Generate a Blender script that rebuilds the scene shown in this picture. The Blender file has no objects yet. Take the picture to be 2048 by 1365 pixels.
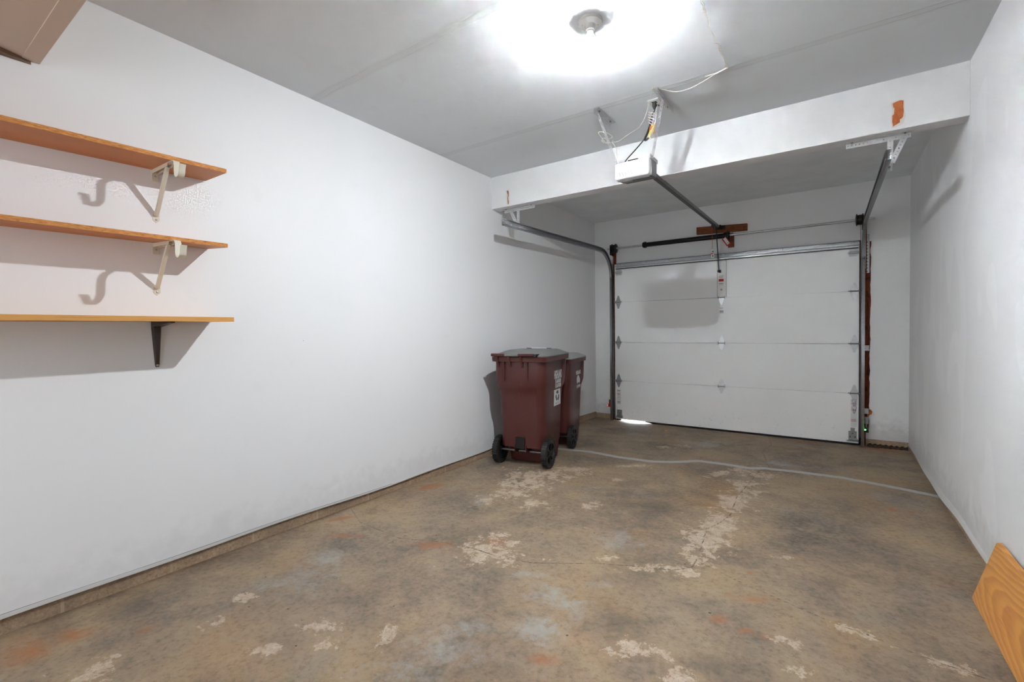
import bpy, bmesh, math, random
import numpy as np
from mathutils import Vector, Matrix

random.seed(4)
SC = bpy.context.scene
COL = SC.collection

# ------------------------------------------------------------------ camera
YAW, PITCH, ROLL = 0.6035, -0.0222, -0.0111
fw = Vector((-math.sin(YAW) * math.cos(PITCH), math.cos(YAW) * math.cos(PITCH), math.sin(PITCH)))
rt0 = fw.cross(Vector((0, 0, 1))).normalized()
up0 = rt0.cross(fw)
rt = math.cos(ROLL) * rt0 + math.sin(ROLL) * up0
up = -math.sin(ROLL) * rt0 + math.cos(ROLL) * up0
cam_data = bpy.data.cameras.new('camera')
cam_data.sensor_width = 36.0
cam_data.lens = 927.4 / 2048 * 36
cam_data.clip_start = 0.02
cam = bpy.data.objects.new('camera', cam_data)
COL.objects.link(cam)
m = Matrix((rt, up, -fw)).transposed().to_4x4()
m.translation = Vector((0, 0, 1.203))
cam.matrix_world = m
SC.camera = cam

# ------------------------------------------------------------------ world, exposure
W = bpy.data.worlds.new('World')
SC.world = W
W.use_nodes = True
bg = W.node_tree.nodes['Background']
bg.inputs['Color'].default_value = (0.80, 0.90, 1.0, 1)
bg.inputs['Strength'].default_value = 18.0
SC.view_settings.view_transform = 'Standard'
SC.view_settings.look = 'None'
SC.view_settings.gamma = 1.0
SC.view_settings.use_curve_mapping = False
SC.view_settings.exposure = 0.24
SC.cycles.max_bounces = 16
SC.cycles.diffuse_bounces = 12      # a white room: light keeps bouncing
BULB_STRENGTH = 7200.0          # the one bare bulb that lights the room

# added fill light before a made-up window, unseen behind the camera
day = bpy.data.lights.new('fill_light', 'AREA'); day.shape = 'RECTANGLE'; day.size = 1.4; day.size_y = 1.5
day.energy = 25.0; day.color = (0.92, 0.965, 1.0)
fill_obj = bpy.data.objects.new('fill_light', day); COL.objects.link(fill_obj)
fill_obj.location = (-1.85, -1.86, 1.35); fill_obj.rotation_euler = (math.radians(90), 0, 0)

# ------------------------------------------------------------------ measures (metres)
XL, XR, YB, YS, YE = -2.741, 0.6395, 6.053, 3.650, 3.772
ZC, ZS, YBACK = 2.698, 2.390, -1.9
def fz(y): return -0.0055 * y

# ------------------------------------------------------------------ materials
def s2l(c):
    return tuple(((x / 255) / 12.92 if x / 255 <= 0.04045 else (((x / 255) + 0.055) / 1.055) ** 2.4) for x in c)

class Mat:
    def __init__(s, name):
        s.m = bpy.data.materials.new(name); s.m.use_nodes = True
        s.t = s.m.node_tree; s.n = s.t.nodes; s.l = s.t.links
        s.b = s.n['Principled BSDF']
    def add(s, typ, ins=None, **kw):
        n = s.n.new(typ)
        for k, v in kw.items(): setattr(n, k, v)
        for k, v in (ins or {}).items():
            if isinstance(v, bpy.types.NodeSocket): s.l.new(v, n.inputs[k])
            else: n.inputs[k].default_value = v
        return n
    def pos(s):
        return s.add('ShaderNodeNewGeometry').outputs['Position']
    def obj(s):
        return s.add('ShaderNodeTexCoord').outputs['Object']
    def mapping(s, vec, scale=(1, 1, 1), rot=(0, 0, 0), loc=(0, 0, 0)):
        return s.add('ShaderNodeMapping', {'Vector': vec, 'Scale': scale, 'Rotation': rot, 'Location': loc}).outputs[0]
    def noise(s, vec, scale, detail=4, rough=0.55, dist=0.0):
        return s.add('ShaderNodeTexNoise', {'Vector': vec, 'Scale': scale, 'Detail': detail, 'Roughness': rough, 'Distortion': dist}).outputs['Fac']
    def math(s, op, a, b=0.0, c=0.0, clamp=False):
        n = s.add('ShaderNodeMath', operation=op, use_clamp=clamp)
        for i, v in enumerate((a, b, c)):
            if isinstance(v, bpy.types.NodeSocket): s.l.new(v, n.inputs[i])
            else: n.inputs[i].default_value = v
        return n.outputs[0]
    def ramp(s, fac, stops, interp='LINEAR'):
        n = s.add('ShaderNodeValToRGB', {'Fac': fac}); r = n.color_ramp; r.interpolation = interp
        while len(r.elements) < len(stops): r.elements.new(0.5)
        for e, (p, c) in zip(r.elements, stops):
            e.position = p; e.color = (*c, 1) if len(c) == 3 else c
        return n.outputs[0]
    def step(s, v, a, b):
        n = s.add('ShaderNodeMapRange', {'Value': v, 'From Min': a, 'From Max': b}); n.interpolation_type = 'SMOOTHSTEP'
        return n.outputs[0]
    def mix(s, fac, a, b, mode='MIX'):
        n = s.add('ShaderNodeMix', data_type='RGBA', blend_type=mode)
        for i, v in ((0, fac), (6, a), (7, b)):
            if isinstance(v, bpy.types.NodeSocket): s.l.new(v, n.inputs[i])
            elif i == 0: n.inputs[i].default_value = v
            else: n.inputs[i].default_value = (*v[:3], 1)
        return n.outputs[2]
    def sep(s, vec):
        return s.add('ShaderNodeSeparateXYZ', {0: vec}).outputs
    def attr(s, name):
        return s.add('ShaderNodeAttribute', attribute_name=name).outputs['Fac']
    def out(s, color=None, rough=None, metal=None, bump=None, bstr=0.3, bdist=0.01, spec=None):
        for k, v in (('Base Color', color), ('Roughness', rough), ('Metallic', metal), ('Specular IOR Level', spec)):
            if v is None: continue
            if isinstance(v, bpy.types.NodeSocket): s.l.new(v, s.b.inputs[k])
            elif k == 'Base Color': s.b.inputs[k].default_value = (*v, 1)
            else: s.b.inputs[k].default_value = v
        if bump is not None:
            n = s.add('ShaderNodeBump', {'Height': bump, 'Strength': bstr, 'Distance': bdist})
            s.l.new(n.outputs[0], s.b.inputs['Normal'])
        return s.m

def simple(name, rgb, rough=0.5, metal=0.0, var=0.12, scale=30.0, bump=0.0, spec=0.5):
    M = Mat(name); c = s2l(rgb); n = M.noise(M.obj(), scale)
    col = M.mix(n, tuple(x * (1 - var) for x in c), tuple(min(1, x * (1 + var)) for x in c))
    return M.out(col, rough, metal, n if bump else None, bump, 0.003, spec)

def wall_mat(name, base, blotch, rough=0.5, patches=False, dirty=0.0):
    M = Mat(name); p = M.pos(); c = s2l(base)
    n1 = M.noise(p, 1.3, 3); n2 = M.noise(p, 9, 5); n3 = M.noise(p, 60, 3)
    col = M.mix(M.step(n1, 0.3, 0.7), tuple(x * (1 - blotch) for x in c), c)
    col = M.mix(M.math('MULTIPLY', M.step(n2, 0.60, 0.72), 0.25), col, tuple(x * 0.94 for x in c))
    v = M.add('ShaderNodeTexVoronoi', {'Vector': p, 'Scale': 2.6, 'Randomness': 1.0})
    dots = M.math('LESS_THAN', v.outputs['Distance'], 0.0085)
    keep = M.math('GREATER_THAN', M.sep(v.outputs['Color'])[0], 0.45)
    col = M.mix(M.math('MULTIPLY', M.math('MULTIPLY', dots, keep), 0.75), col, s2l((95, 92, 90)))
    # scuffs: stretched, thin, sparse
    sc = M.noise(M.mapping(p, (3, 1.5, 16), (0.3, 0.2, 0.1)), 2.2, 6, 0.7)
    col = M.mix(M.math('MULTIPLY', M.step(sc, 0.73, 0.78), 0.35), col, s2l((140, 140, 140)))
    if patches:
        q = M.noise(M.mapping(p, (1, 2.2, 0.9)), 1.5, 1, 0.3, 0.6)
        col = M.mix(M.math('MULTIPLY', M.step(q, 0.56, 0.575), 0.35), col, tuple(min(1, x * 1.09) for x in c))
    if dirty:
        z = M.sep(p)[2]
        low = M.step(M.math('ADD', z, M.math('MULTIPLY', M.noise(p, 14, 6), -0.35)), 0.10, -0.12)
        col = M.mix(M.math('MULTIPLY', low, dirty), col, s2l((120, 112, 104)))
    r = M.math('ADD', M.math('MULTIPLY', n2, 0.15), rough - 0.07)
    h = M.math('ADD', M.math('MULTIPLY', n3, 0.35), M.math('MULTIPLY', M.noise(p, 3.5, 2), 1.0))
    return M.out(col, r, 0, h, 0.10, 0.012, 0.28)

def ceiling_mat():
    M = Mat('ceiling_paint'); p = M.pos(); x, y, z = M.sep(p)
    c = s2l((240, 245, 249))
    n2 = M.noise(p, 7, 5)
    col = M.mix(M.step(M.noise(p, 1.6, 4), 0.3, 0.7), tuple(k * 0.965 for k in c), c)
    col = M.mix(M.math('MULTIPLY', M.step(n2, 0.58, 0.72), 0.07), col, s2l((196, 195, 190)))
    v = M.add('ShaderNodeTexVoronoi', {'Vector': p, 'Scale': 2.2, 'Randomness': 1.0})
    col = M.mix(M.math('MULTIPLY', M.math('LESS_THAN', v.outputs['Distance'], 0.009), 0.6), col, s2l((110, 108, 104)))
    col = M.mix(M.step(y, 3.70, 3.72), col, M.mix(M.step(M.noise(p, 4, 6), 0.3, 0.7), s2l((230, 235, 238)), s2l((239, 243, 247))))  # recess past the beam duller: some of its shade put into the paint
    h = M.math('MULTIPLY', M.noise(p, 50, 3), 0.02)
    for y0 in (1.755, 2.945, 0.57):
        wob = M.math('MULTIPLY', M.math('SUBTRACT', M.noise(M.mapping(p, (1, 0, 0)), 5, 4), 0.5), 0.03)
        d = M.math('ABSOLUTE', M.math('SUBTRACT', M.math('SUBTRACT', y, y0), wob))
        band = M.step(d, 0.045, 0.015)
        ridge = M.step(M.math('ABSOLUTE', M.math('SUBTRACT', d, 0.020)), 0.006, 0.0)
        n = M.noise(M.mapping(p, (2, 30, 1)), 2, 5, 0.7)
        h = M.math('ADD', h, M.math('ADD', M.math('MULTIPLY', band, M.math('MULTIPLY', n, 0.55)), M.math('MULTIPLY', ridge, 0.28)))
        col = M.mix(M.math('MULTIPLY', band, M.math('MULTIPLY', n, 0.20)), col, s2l((180, 178, 172)))
    # hairline crack in the recess by the door
    for pts in (((-0.62, 3.85), (-0.75, 4.5)), ((-0.75, 4.5), (-0.95, 6.05))):
        pass
    return M.out(col, 0.62, 0, h, 0.6, 0.010, 0.3)

def floor_mat():
    M = Mat('stained_concrete'); p = M.pos()
    A = {k: M.attr(k) for k in ('joint', 'crack', 'spall', 'rust', 'pale', 'dark')}
    st = M.mapping(p, (1, 1, 1))
    nb = M.noise(st, 1.7, 6, 0.62, 0.4)
    nm = M.noise(M.mapping(p, (1, 1, 1), loc=(3, 7, 0)), 6.0, 8, 0.68, 0.3)
    nf = M.noise(p, 42, 6, 0.7)
    nff = M.noise(p, 150, 4, 0.7)
    col = M.ramp(nb, [(0.30, s2l((104, 94, 85))), (0.42, s2l((138, 122, 105))), (0.52, s2l((164, 143, 119))), (0.62, s2l((182, 157, 124))), (0.75, s2l((166, 152, 136)))])
    col = M.mix(M.math('MULTIPLY', M.step(nm, 0.46, 0.66), 0.42), col, s2l((194, 175, 148)))
    col = M.mix(M.math('MULTIPLY', M.step(nm, 0.47, 0.30), 0.50), col, s2l((111, 103, 95)))
    # warm ochre wash
    wash = M.noise(M.mapping(p, (1, 1, 1), loc=(11, 2, 0)), 1.15, 5, 0.6, 0.5)
    col = M.mix(M.math('MULTIPLY', M.step(wash, 0.50, 0.72), 0.55), col, s2l((169, 131, 86)))
    cool = M.noise(M.mapping(p, (1, 1, 1), loc=(-4, 5, 0)), 1.9, 5, 0.6, 0.5)
    col = M.mix(M.math('MULTIPLY', M.step(cool, 0.54, 0.72), 0.38), col, s2l((158, 159, 156)))
    # fine mottling
    col = M.mix(M.math('MULTIPLY', M.step(nf, 0.35, 0.75), 0.30), col, s2l((206, 188, 163)))
    col = M.mix(M.math('MULTIPLY', M.step(nf, 0.50, 0.25), 0.50), col, s2l((95, 86, 77)))
    col = M.mix(M.math('MULTIPLY', M.step(nff, 0.58, 0.72), 0.22), col, s2l((79, 70, 62)))
    # dark tyre/oil patches, broken up by the aggregate
    na = M.noise(M.mapping(p, (1, 1, 1), loc=(2, 9, 0)), 3.4, 9, 0.70, 0.5)
    nc = M.noise(p, 33, 8, 0.75)
    dk = M.math('ADD', M.math('ADD', M.math('MULTIPLY', A['dark'], 0.65), M.math('MULTIPLY', M.math('SUBTRACT', na, 0.5), 2.6)), M.math('MULTIPLY', M.math('SUBTRACT', nc, 0.5), 0.9))
    col = M.mix(M.math('MULTIPLY', M.step(dk, 0.05, 0.95), 0.50), col, s2l((92, 85, 79)))
    # pale efflorescence
    pl = M.math('ADD', M.math('ADD', M.math('MULTIPLY', A['pale'], 0.75), M.math('MULTIPLY', M.math('SUBTRACT', M.noise(p, 6, 9, 0.72, 0.4), 0.5), 2.4)), M.math('MULTIPLY', M.math('SUBTRACT', nc, 0.5), 1.6))
    col = M.mix(M.math('MULTIPLY', M.step(pl, 0.15, 1.05), 0.62), col, s2l((190, 191, 188)))
    # rust
    ru = M.math('ADD', M.math('ADD', M.math('MULTIPLY', A['rust'], 0.9), M.math('MULTIPLY', M.math('SUBTRACT', M.noise(p, 9, 8, 0.7, 0.4), 0.5), 2.0)), M.math('MULTIPLY', M.math('SUBTRACT', nc, 0.5), 0.8))
    col = M.mix(M.math('MULTIPLY', M.step(ru, 0.20, 1.05), 0.70), col, s2l((186, 112, 50)))
    # spalled, lighter aggregate along the cracks
    wob = M.math('MULTIPLY', M.math('SUBTRACT', M.noise(p, 22, 6, 0.7), 0.5), 0.05)
    ns = M.noise(p, 8, 11, 0.74, 0.3)
    spn = M.math('ADD', M.math('ADD', M.math('MULTIPLY', A['spall'], 0.85), M.math('MULTIPLY', M.math('SUBTRACT', ns, 0.5), 3.6)), M.math('MULTIPLY', M.math('SUBTRACT', nc, 0.5), 2.6))
    spm = M.step(spn, 0.45, 0.60)
    halo = M.step(spn, -0.1, 0.5)
    col = M.mix(M.math('MULTIPLY', halo, 0.28), col, s2l((186, 156, 118)))
    s2 = M.noise(M.mapping(p, (1, 1, 1), loc=(1.3, 4.1, 0)), 3.1, 12, 0.78)
    s2m = M.step(s2, 0.64, 0.69)
    sp_all = M.math('MAXIMUM', spm, M.math('MULTIPLY', s2m, 0.6))
    grain = M.noise(p, 120, 4, 0.7)
    spc = M.ramp(M.noise(p, 24, 6, 0.7), [(0.3, s2l((206, 180, 154))), (0.5, s2l((224, 204, 182))), (0.7, s2l((238, 226, 212)))])
    spc = M.mix(M.math('MULTIPLY', M.step(grain, 0.50, 0.68), 0.6), spc, s2l((140, 114, 90)))
    col = M.mix(M.math('MULTIPLY', sp_all, 0.85), col, spc)
    cr = M.step(M.math('ADD', A['crack'], M.math('MULTIPLY', M.math('ABSOLUTE', wob), 0.5)), 0.0065, 0.003)
    col = M.mix(M.math('MULTIPLY', cr, M.math('MULTIPLY', M.step(nm, 0.36, 0.54), 0.75)), col, s2l((80, 62, 50)))
    # pits
    pv = M.add('ShaderNodeTexVoronoi', {'Vector': p, 'Scale': 11.0, 'Randomness': 1.0})
    pit = M.math('MULTIPLY', M.math('LESS_THAN', pv.outputs['Distance'], M.math('MULTIPLY', nf, 0.11)), M.math('GREATER_THAN', M.sep(pv.outputs['Color'])[1], 0.62))
    col = M.mix(M.math('MULTIPLY', pit, 0.8), col, s2l((59, 47, 41)))
    # poured grey sealant along the joint
    jm = M.step(M.math('ADD', A['joint'], M.math('MULTIPLY', wob, 0.75)), 0.037, 0.031)
    col = M.mix(jm, col, M.mix(nf, s2l((190, 190, 188)), s2l((217, 217, 215))))
    col = M.mix(1.0, col, (0.69, 0.68, 0.675), "MULTIPLY")
    rough = M.math('ADD', 0.46, M.math('MULTIPLY', M.math('MAXIMUM', sp_all, nm), 0.36))
    h = M.math('ADD', M.math('MULTIPLY', nf, 0.5), M.math('MULTIPLY', nm, 0.5))
    h = M.math('SUBTRACT', h, M.math('MULTIPLY', sp_all, M.math('ADD', 0.25, M.math('MULTIPLY', grain, 0.3))))
    h = M.math('SUBTRACT', h, M.math('MULTIPLY', M.math('MAXIMUM', cr, pit), 1.4))
    h = M.math('ADD', h, M.math('MULTIPLY', jm, 0.4))
    return M.out(col, rough, 0, h, 0.45, 0.006, 0.35)

def block_mat():
    M = Mat('concrete_block'); p = M.pos(); x, y, z = M.sep(p)
    n = M.noise(p, 70, 6, 0.8); b = M.noise(p, 3, 4)
    col = M.ramp(n, [(0.28, s2l((112, 90, 72))), (0.42, s2l((158, 134, 110))), (0.6, s2l((184, 160, 134))), (0.75, s2l((206, 188, 166)))])
    col = M.mix(M.math('MULTIPLY', M.step(b, 0.45, 0.7), 0.55), col, s2l((128, 112, 96)))
    u = M.math('FRACT', M.math('DIVIDE', M.math('ADD', M.math('ADD', y, x), 2.741 + 0.305), 0.405))
    mor = M.math('LESS_THAN', u, 0.03)
    col = M.mix(M.math('MULTIPLY', mor, 0.8), col, s2l((182, 160, 138)))
    return M.out(col, 0.9, 0, n, 0.7, 0.006, 0.2)

def wood_mat(name, cols, scale=1.0, axis=1, rough=0.45, dist=3.0, ring=9.0):
    M = Mat(name); p = M.obj()
    sc = [7, 7, 7]; sc[axis] = 0.55
    q = M.mapping(p, tuple(k * scale for k in sc))
    n = M.noise(q, 1.4, 5, 0.55, 0.6)
    w = M.add('ShaderNodeTexWave', {'Vector': q, 'Scale': ring / 9.0, 'Distortion': dist, 'Detail': 3.0, 'Detail Scale': 1.2}, wave_type='BANDS', bands_direction='X' if axis != 0 else 'Y').outputs['Fac']
    sc2 = [160, 160, 160]; sc2[axis] = 6
    f = M.noise(M.mapping(p, tuple(sc2)), 1.0, 3)
    a, b, c = [s2l(k) for k in cols]
    col = M.mix(n, a, b)
    col = M.mix(M.math('MULTIPLY', M.step(w, 0.55, 0.95), 0.55), col, c)
    col = M.mix(M.math('MULTIPLY', M.step(f, 0.52, 0.70), 0.35), col, c)
    return M.out(col, rough, 0, f, 0.08, 0.002, 0.4)

def particle_mat():
    M = Mat('particle_board'); p = M.obj()
    f = M.noise(M.mapping(p, (90, 40, 160)), 1.0, 5, 0.7)
    v = M.add('ShaderNodeTexVoronoi', {'Vector': M.mapping(p, (150, 60, 260)), 'Scale': 1.0})
    col = M.ramp(f, [(0.25, s2l((166, 100, 48))), (0.5, s2l((208, 142, 82))), (0.75, s2l((228, 170, 110)))])
    col = M.mix(M.math('MULTIPLY', M.step(v.outputs['Distance'], 0.75, 0.95), 0.5), col, s2l((110, 58, 26)))
    return M.out(col, 0.7, 0, f, 0.2, 0.002, 0.2)

def metal_mat(name, rgb, rough=0.38, spangle=0.15):
    M = Mat(name); p = M.obj(); c = s2l(rgb)
    v = M.sep(M.add('ShaderNodeTexVoronoi', {'Vector': p, 'Scale': 70.0}).outputs['Color'])[0]
    n = M.noise(p, 12, 5)
    f = M.math('MULTIPLY', M.math('ADD', v, n), 0.5)
    col = M.mix(f, tuple(x * (1 - spangle) for x in c), tuple(min(1, x * (1 + spangle)) for x in c))
    return M.out(col, M.math('ADD', rough - 0.1, M.math('MULTIPLY', n, 0.2)), 0.85, None)

def plastic_bin():
    M = Mat('maroon_plastic'); p = M.obj()
    n = M.noise(p, 5, 5, 0.65); f = M.noise(M.mapping(p, (60, 60, 9)), 1.0, 5, 0.75); sp = M.noise(p, 75, 5, 0.8)
    col = M.mix(n, s2l((64, 26, 23)), s2l((82, 36, 31)))
    col = M.mix(M.math('MULTIPLY', M.step(f, 0.56, 0.74), 0.22), col, s2l((140, 98, 90)))
    col = M.mix(M.math('MULTIPLY', M.step(sp, 0.68, 0.74), 0.5), col, s2l((165, 140, 130)))
    r = M.math('ADD', 0.30, M.math('MULTIPLY', n, 0.25))
    return M.out(col, r, 0, sp, 0.05, 0.002, 0.5)

def door_mat():
    M = Mat('embossed_white_steel'); p = M.pos()
    n = M.noise(M.mapping(p, (1, 1, 2.2)), 120, 4, 0.6); b = M.noise(p, 2.2, 4); d = M.noise(p, 34, 6, 0.7)
    c = s2l((248, 249, 250))
    col = M.mix(b, tuple(x * 0.97 for x in c), c)
    z = M.sep(p)[2]
    low = M.math('MULTIPLY', M.step(z, 0.35, 0.0), M.step(d, 0.60, 0.70))
    col = M.mix(M.math('MULTIPLY', low, 0.6), col, s2l((120, 112, 104)))
    return M.out(col, 0.40, 0, n, 0.18, 0.003, 0.45)

def wood_old(name, a, b, c, sc=(3, 30, 40)):
    M = Mat(name); p = M.obj()
    g = M.noise(M.mapping(p, sc), 1.2, 6, 0.7, 0.4); n = M.noise(p, 11, 5, 0.6)
    col = M.mix(M.step(g, 0.3, 0.7), s2l(a), s2l(b))
    col = M.mix(M.math('MULTIPLY', M.step(n, 0.55, 0.65), 0.7), col, s2l(c))
    return M.out(col, 0.75, 0, g, 0.4, 0.003, 0.25)

MATS = dict(
    wall=wall_mat('wall_paint', (243, 244, 246), 0.02, 0.5, False, 0.12),
    wall_r=wall_mat('wall_paint_patched', (241, 242, 244), 0.035, 0.5, True, 0.2),
    wall_f=wall_mat('wall_paint_door_end', (241, 242, 243), 0.03, 0.55, False, 0.3),
    ceiling=ceiling_mat(), floor=floor_mat(), block=block_mat(),
    bead=simple('painted_drywall_edge', (214, 214, 212), 0.6, 0, 0.05, 20, 0.3),
    tan=simple('beige_bulkhead_paint', (206, 190, 174), 0.6, 0, 0.06, 5, 0.1),
    tan_dark=simple('ledger_wood', (120, 96, 76), 0.7),
    door=door_mat(), white_metal=simple('white_enamel', (228, 228, 226), 0.35, 0, 0.03),
    galv=metal_mat('galvanised_steel', (196, 199, 202)), galv_dk=metal_mat('dull_galvanised_steel', (150, 152, 154), 0.45),
    track=metal_mat('track_steel', (150, 152, 155), 0.42, 0.1), zinc=metal_mat('bright_perforated_steel', (222, 223, 224), 0.42, 0.08),
    black_metal=simple('black_greased_steel', (28, 27, 27), 0.4, 0.4), rail=simple('black_opener_rail', (16, 16, 18), 0.35, 0.3),
    rubber=simple('black_rubber', (24, 24, 25), 0.6, 0, 0.2), black_pl=simple('black_plastic', (20, 20, 22), 0.3),
    bin=plastic_bin(), lid=simple('grey_lid_plastic', (120, 122, 120), 0.5, 0, 0.1, 14, 0.1),
    lid2=simple('pale_grey_lid_plastic', (158, 160, 158), 0.5, 0, 0.08, 14, 0.1),
    tread=simple('worn_tyre_tread', (120, 122, 122), 0.7),
    decal=simple('white_decal', (226, 226, 228), 0.5, 0, 0.02), green=simple('dark_green_ink', (34, 62, 44), 0.5), grey_ink=simple('grey_green_ink', (150, 164, 156), 0.5),
    red=simple('red_ink', (190, 40, 34), 0.5), ink=simple('black_ink', (40, 40, 42), 0.5), pink=simple('faded_red_ink', (196, 130, 130), 0.5),
    shelf_edge=particle_mat(), shelf=simple('orange_shelf_laminate', (196, 128, 76), 0.5, 0, 0.10, 14),
    oak=wood_mat('oak_laminate_shelf', ((214, 156, 84), (226, 170, 98), (176, 112, 50)), 1.0, 1, 0.4, 2.0, 14),
    board=None,
    cream=simple('cream_enamel', (222, 215, 198), 0.35, 0, 0.04), brown=simple('brown_enamel', (44, 26, 18), 0.35),
    header_wood=wood_old('stained_header_wood', (104, 58, 32), (132, 80, 48), (84, 48, 30)),
    jamb=wood_old('bare_jamb_wood', (70, 30, 14), (128, 66, 32), (52, 24, 14), (60, 60, 3)),
    bare=wood_old('exposed_orange_wood', (186, 98, 52), (206, 124, 76), (150, 66, 36), (30, 30, 12)),
    torn=simple('torn_paint_edge', (232, 226, 220), 0.8, 0, 0.05, 60, 0.3), bareL=wood_old('exposed_brown_wood', (130, 84, 74), (170, 120, 110), (86, 52, 44)),
    wire=simple('white_wire', (226, 224, 216), 0.45), cord=simple('black_cord', (30, 30, 32), 0.45), yellow=simple('yellow_cable', (222, 190, 70), 0.45),
    orange=simple('orange_wire_nut', (226, 130, 40), 0.5), red_cord=simple('red_cord', (196, 84, 60), 0.6),
    porcelain=simple('white_porcelain', (232, 232, 230), 0.25, 0, 0.02), opener=simple('opener_white_plastic', (212, 213, 214), 0.35, 0, 0.01),
    chassis=metal_mat('opener_grey_steel', (176, 178, 180), 0.5, 0.04), dark=simple('dark_slot', (30, 30, 32), 0.7),
    red_tag=simple('red_tag', (176, 24, 34), 0.5), seal=simple('door_bottom_seal', (22, 22, 22), 0.8),
    drive=simple('driveway_concrete', (196, 192, 184), 0.9), leaf=simple('dry_leaf', (92, 62, 40), 0.9, 0, 0.3, 60), leaf2=simple('yellow_leaf', (196, 146, 62), 0.8),
    grime=simple('dark_grime', (48, 36, 28), 0.95, 0, 0.4, 60, 0.8),
    frost=simple('added_window_pane', (240, 244, 248), 0.5, 0, 0.01),  # pane of the made-up window
    housing=simple('sensor_housing', (70, 70, 72), 0.5),
)
def board_mat():
    M = Mat('golden_oak_board'); p = M.obj(); x, y, z = M.sep(p)
    q = M.mapping(p, (1.0, 0.42, 1.6))
    warp = M.noise(M.mapping(p, (4, 1.3, 5)), 1.0, 3, 0.5)
    # cathedral grain: nested parabolas along the board
    u = M.math('SUBTRACT', z, 0.10)
    par = M.math('ADD', M.math('MULTIPLY', M.math('MULTIPLY', u, u), 34.0), M.math('MULTIPLY', y, 0.85))
    par = M.math('ADD', par, M.math('MULTIPLY', warp, 0.55))
    bands = M.math('FRACT', M.math('MULTIPLY', par, 9.0))
    line = M.math('MULTIPLY', M.step(bands, 0.0, 0.75), M.step(bands, 1.0, 0.86))
    f = M.noise(M.mapping(p, (140, 7, 140)), 1.0, 3)
    col = M.mix(M.noise(M.mapping(p, (5, 0.8, 8)), 1.0, 3), s2l((214, 148, 74)), s2l((228, 168, 96)))
    col = M.mix(M.math('MULTIPLY', line, 0.48), col, s2l((178, 106, 44)))
    col = M.mix(M.math('MULTIPLY', M.step(f, 0.52, 0.72), 0.30), col, s2l((170, 100, 44)))
    return M.out(col, 0.38, 0, f, 0.06, 0.002, 0.45)
MATS['board'] = board_mat()
def emit(name, rgb, strength):
    M = Mat(name)
    M.b.inputs['Base Color'].default_value = (*rgb, 1)
    M.b.inputs['Emission Color'].default_value = (*rgb, 1)
    M.b.inputs['Emission Strength'].default_value = strength
    M.add('ShaderNodeTexNoise')
    return M.m
# the LED bulb throws most of its light from the dome and little from the collar
M = Mat('lit_bulb_glass'); zz = M.sep(M.pos())[2]
M.b.inputs['Base Color'].default_value = (1, 1, 1, 1); M.b.inputs['Emission Color'].default_value = (0.93, 0.97, 1.0, 1)
M.l.new(M.add('ShaderNodeMapRange', {'Value': zz, 'From Min': ZC - 0.102, 'From Max': ZC - 0.116, 'To Min': 2.5, 'To Max': BULB_STRENGTH}, interpolation_type='SMOOTHSTEP').outputs[0], M.b.inputs['Emission Strength'])
MATS['bulb'] = M.m; M.m.cycles.emission_sampling = 'FRONT'
MATS['led_red'] = emit('red_led', (1.0, 0.12, 0.10), 3)
MATS['led_green'] = emit('green_led', (0.15, 1.0, 0.2), 2.5)
MATS['red_lens'] = simple('red_lens', (170, 12, 16), 0.2); MATS['green_lens'] = simple('dark_green_lens', (6, 46, 14), 0.2)

# ------------------------------------------------------------------ mesh helpers
ORG = {}
def worg(o): return ORG.get(o.name, Vector((0, 0, 0))) if o else Vector((0, 0, 0))

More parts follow.
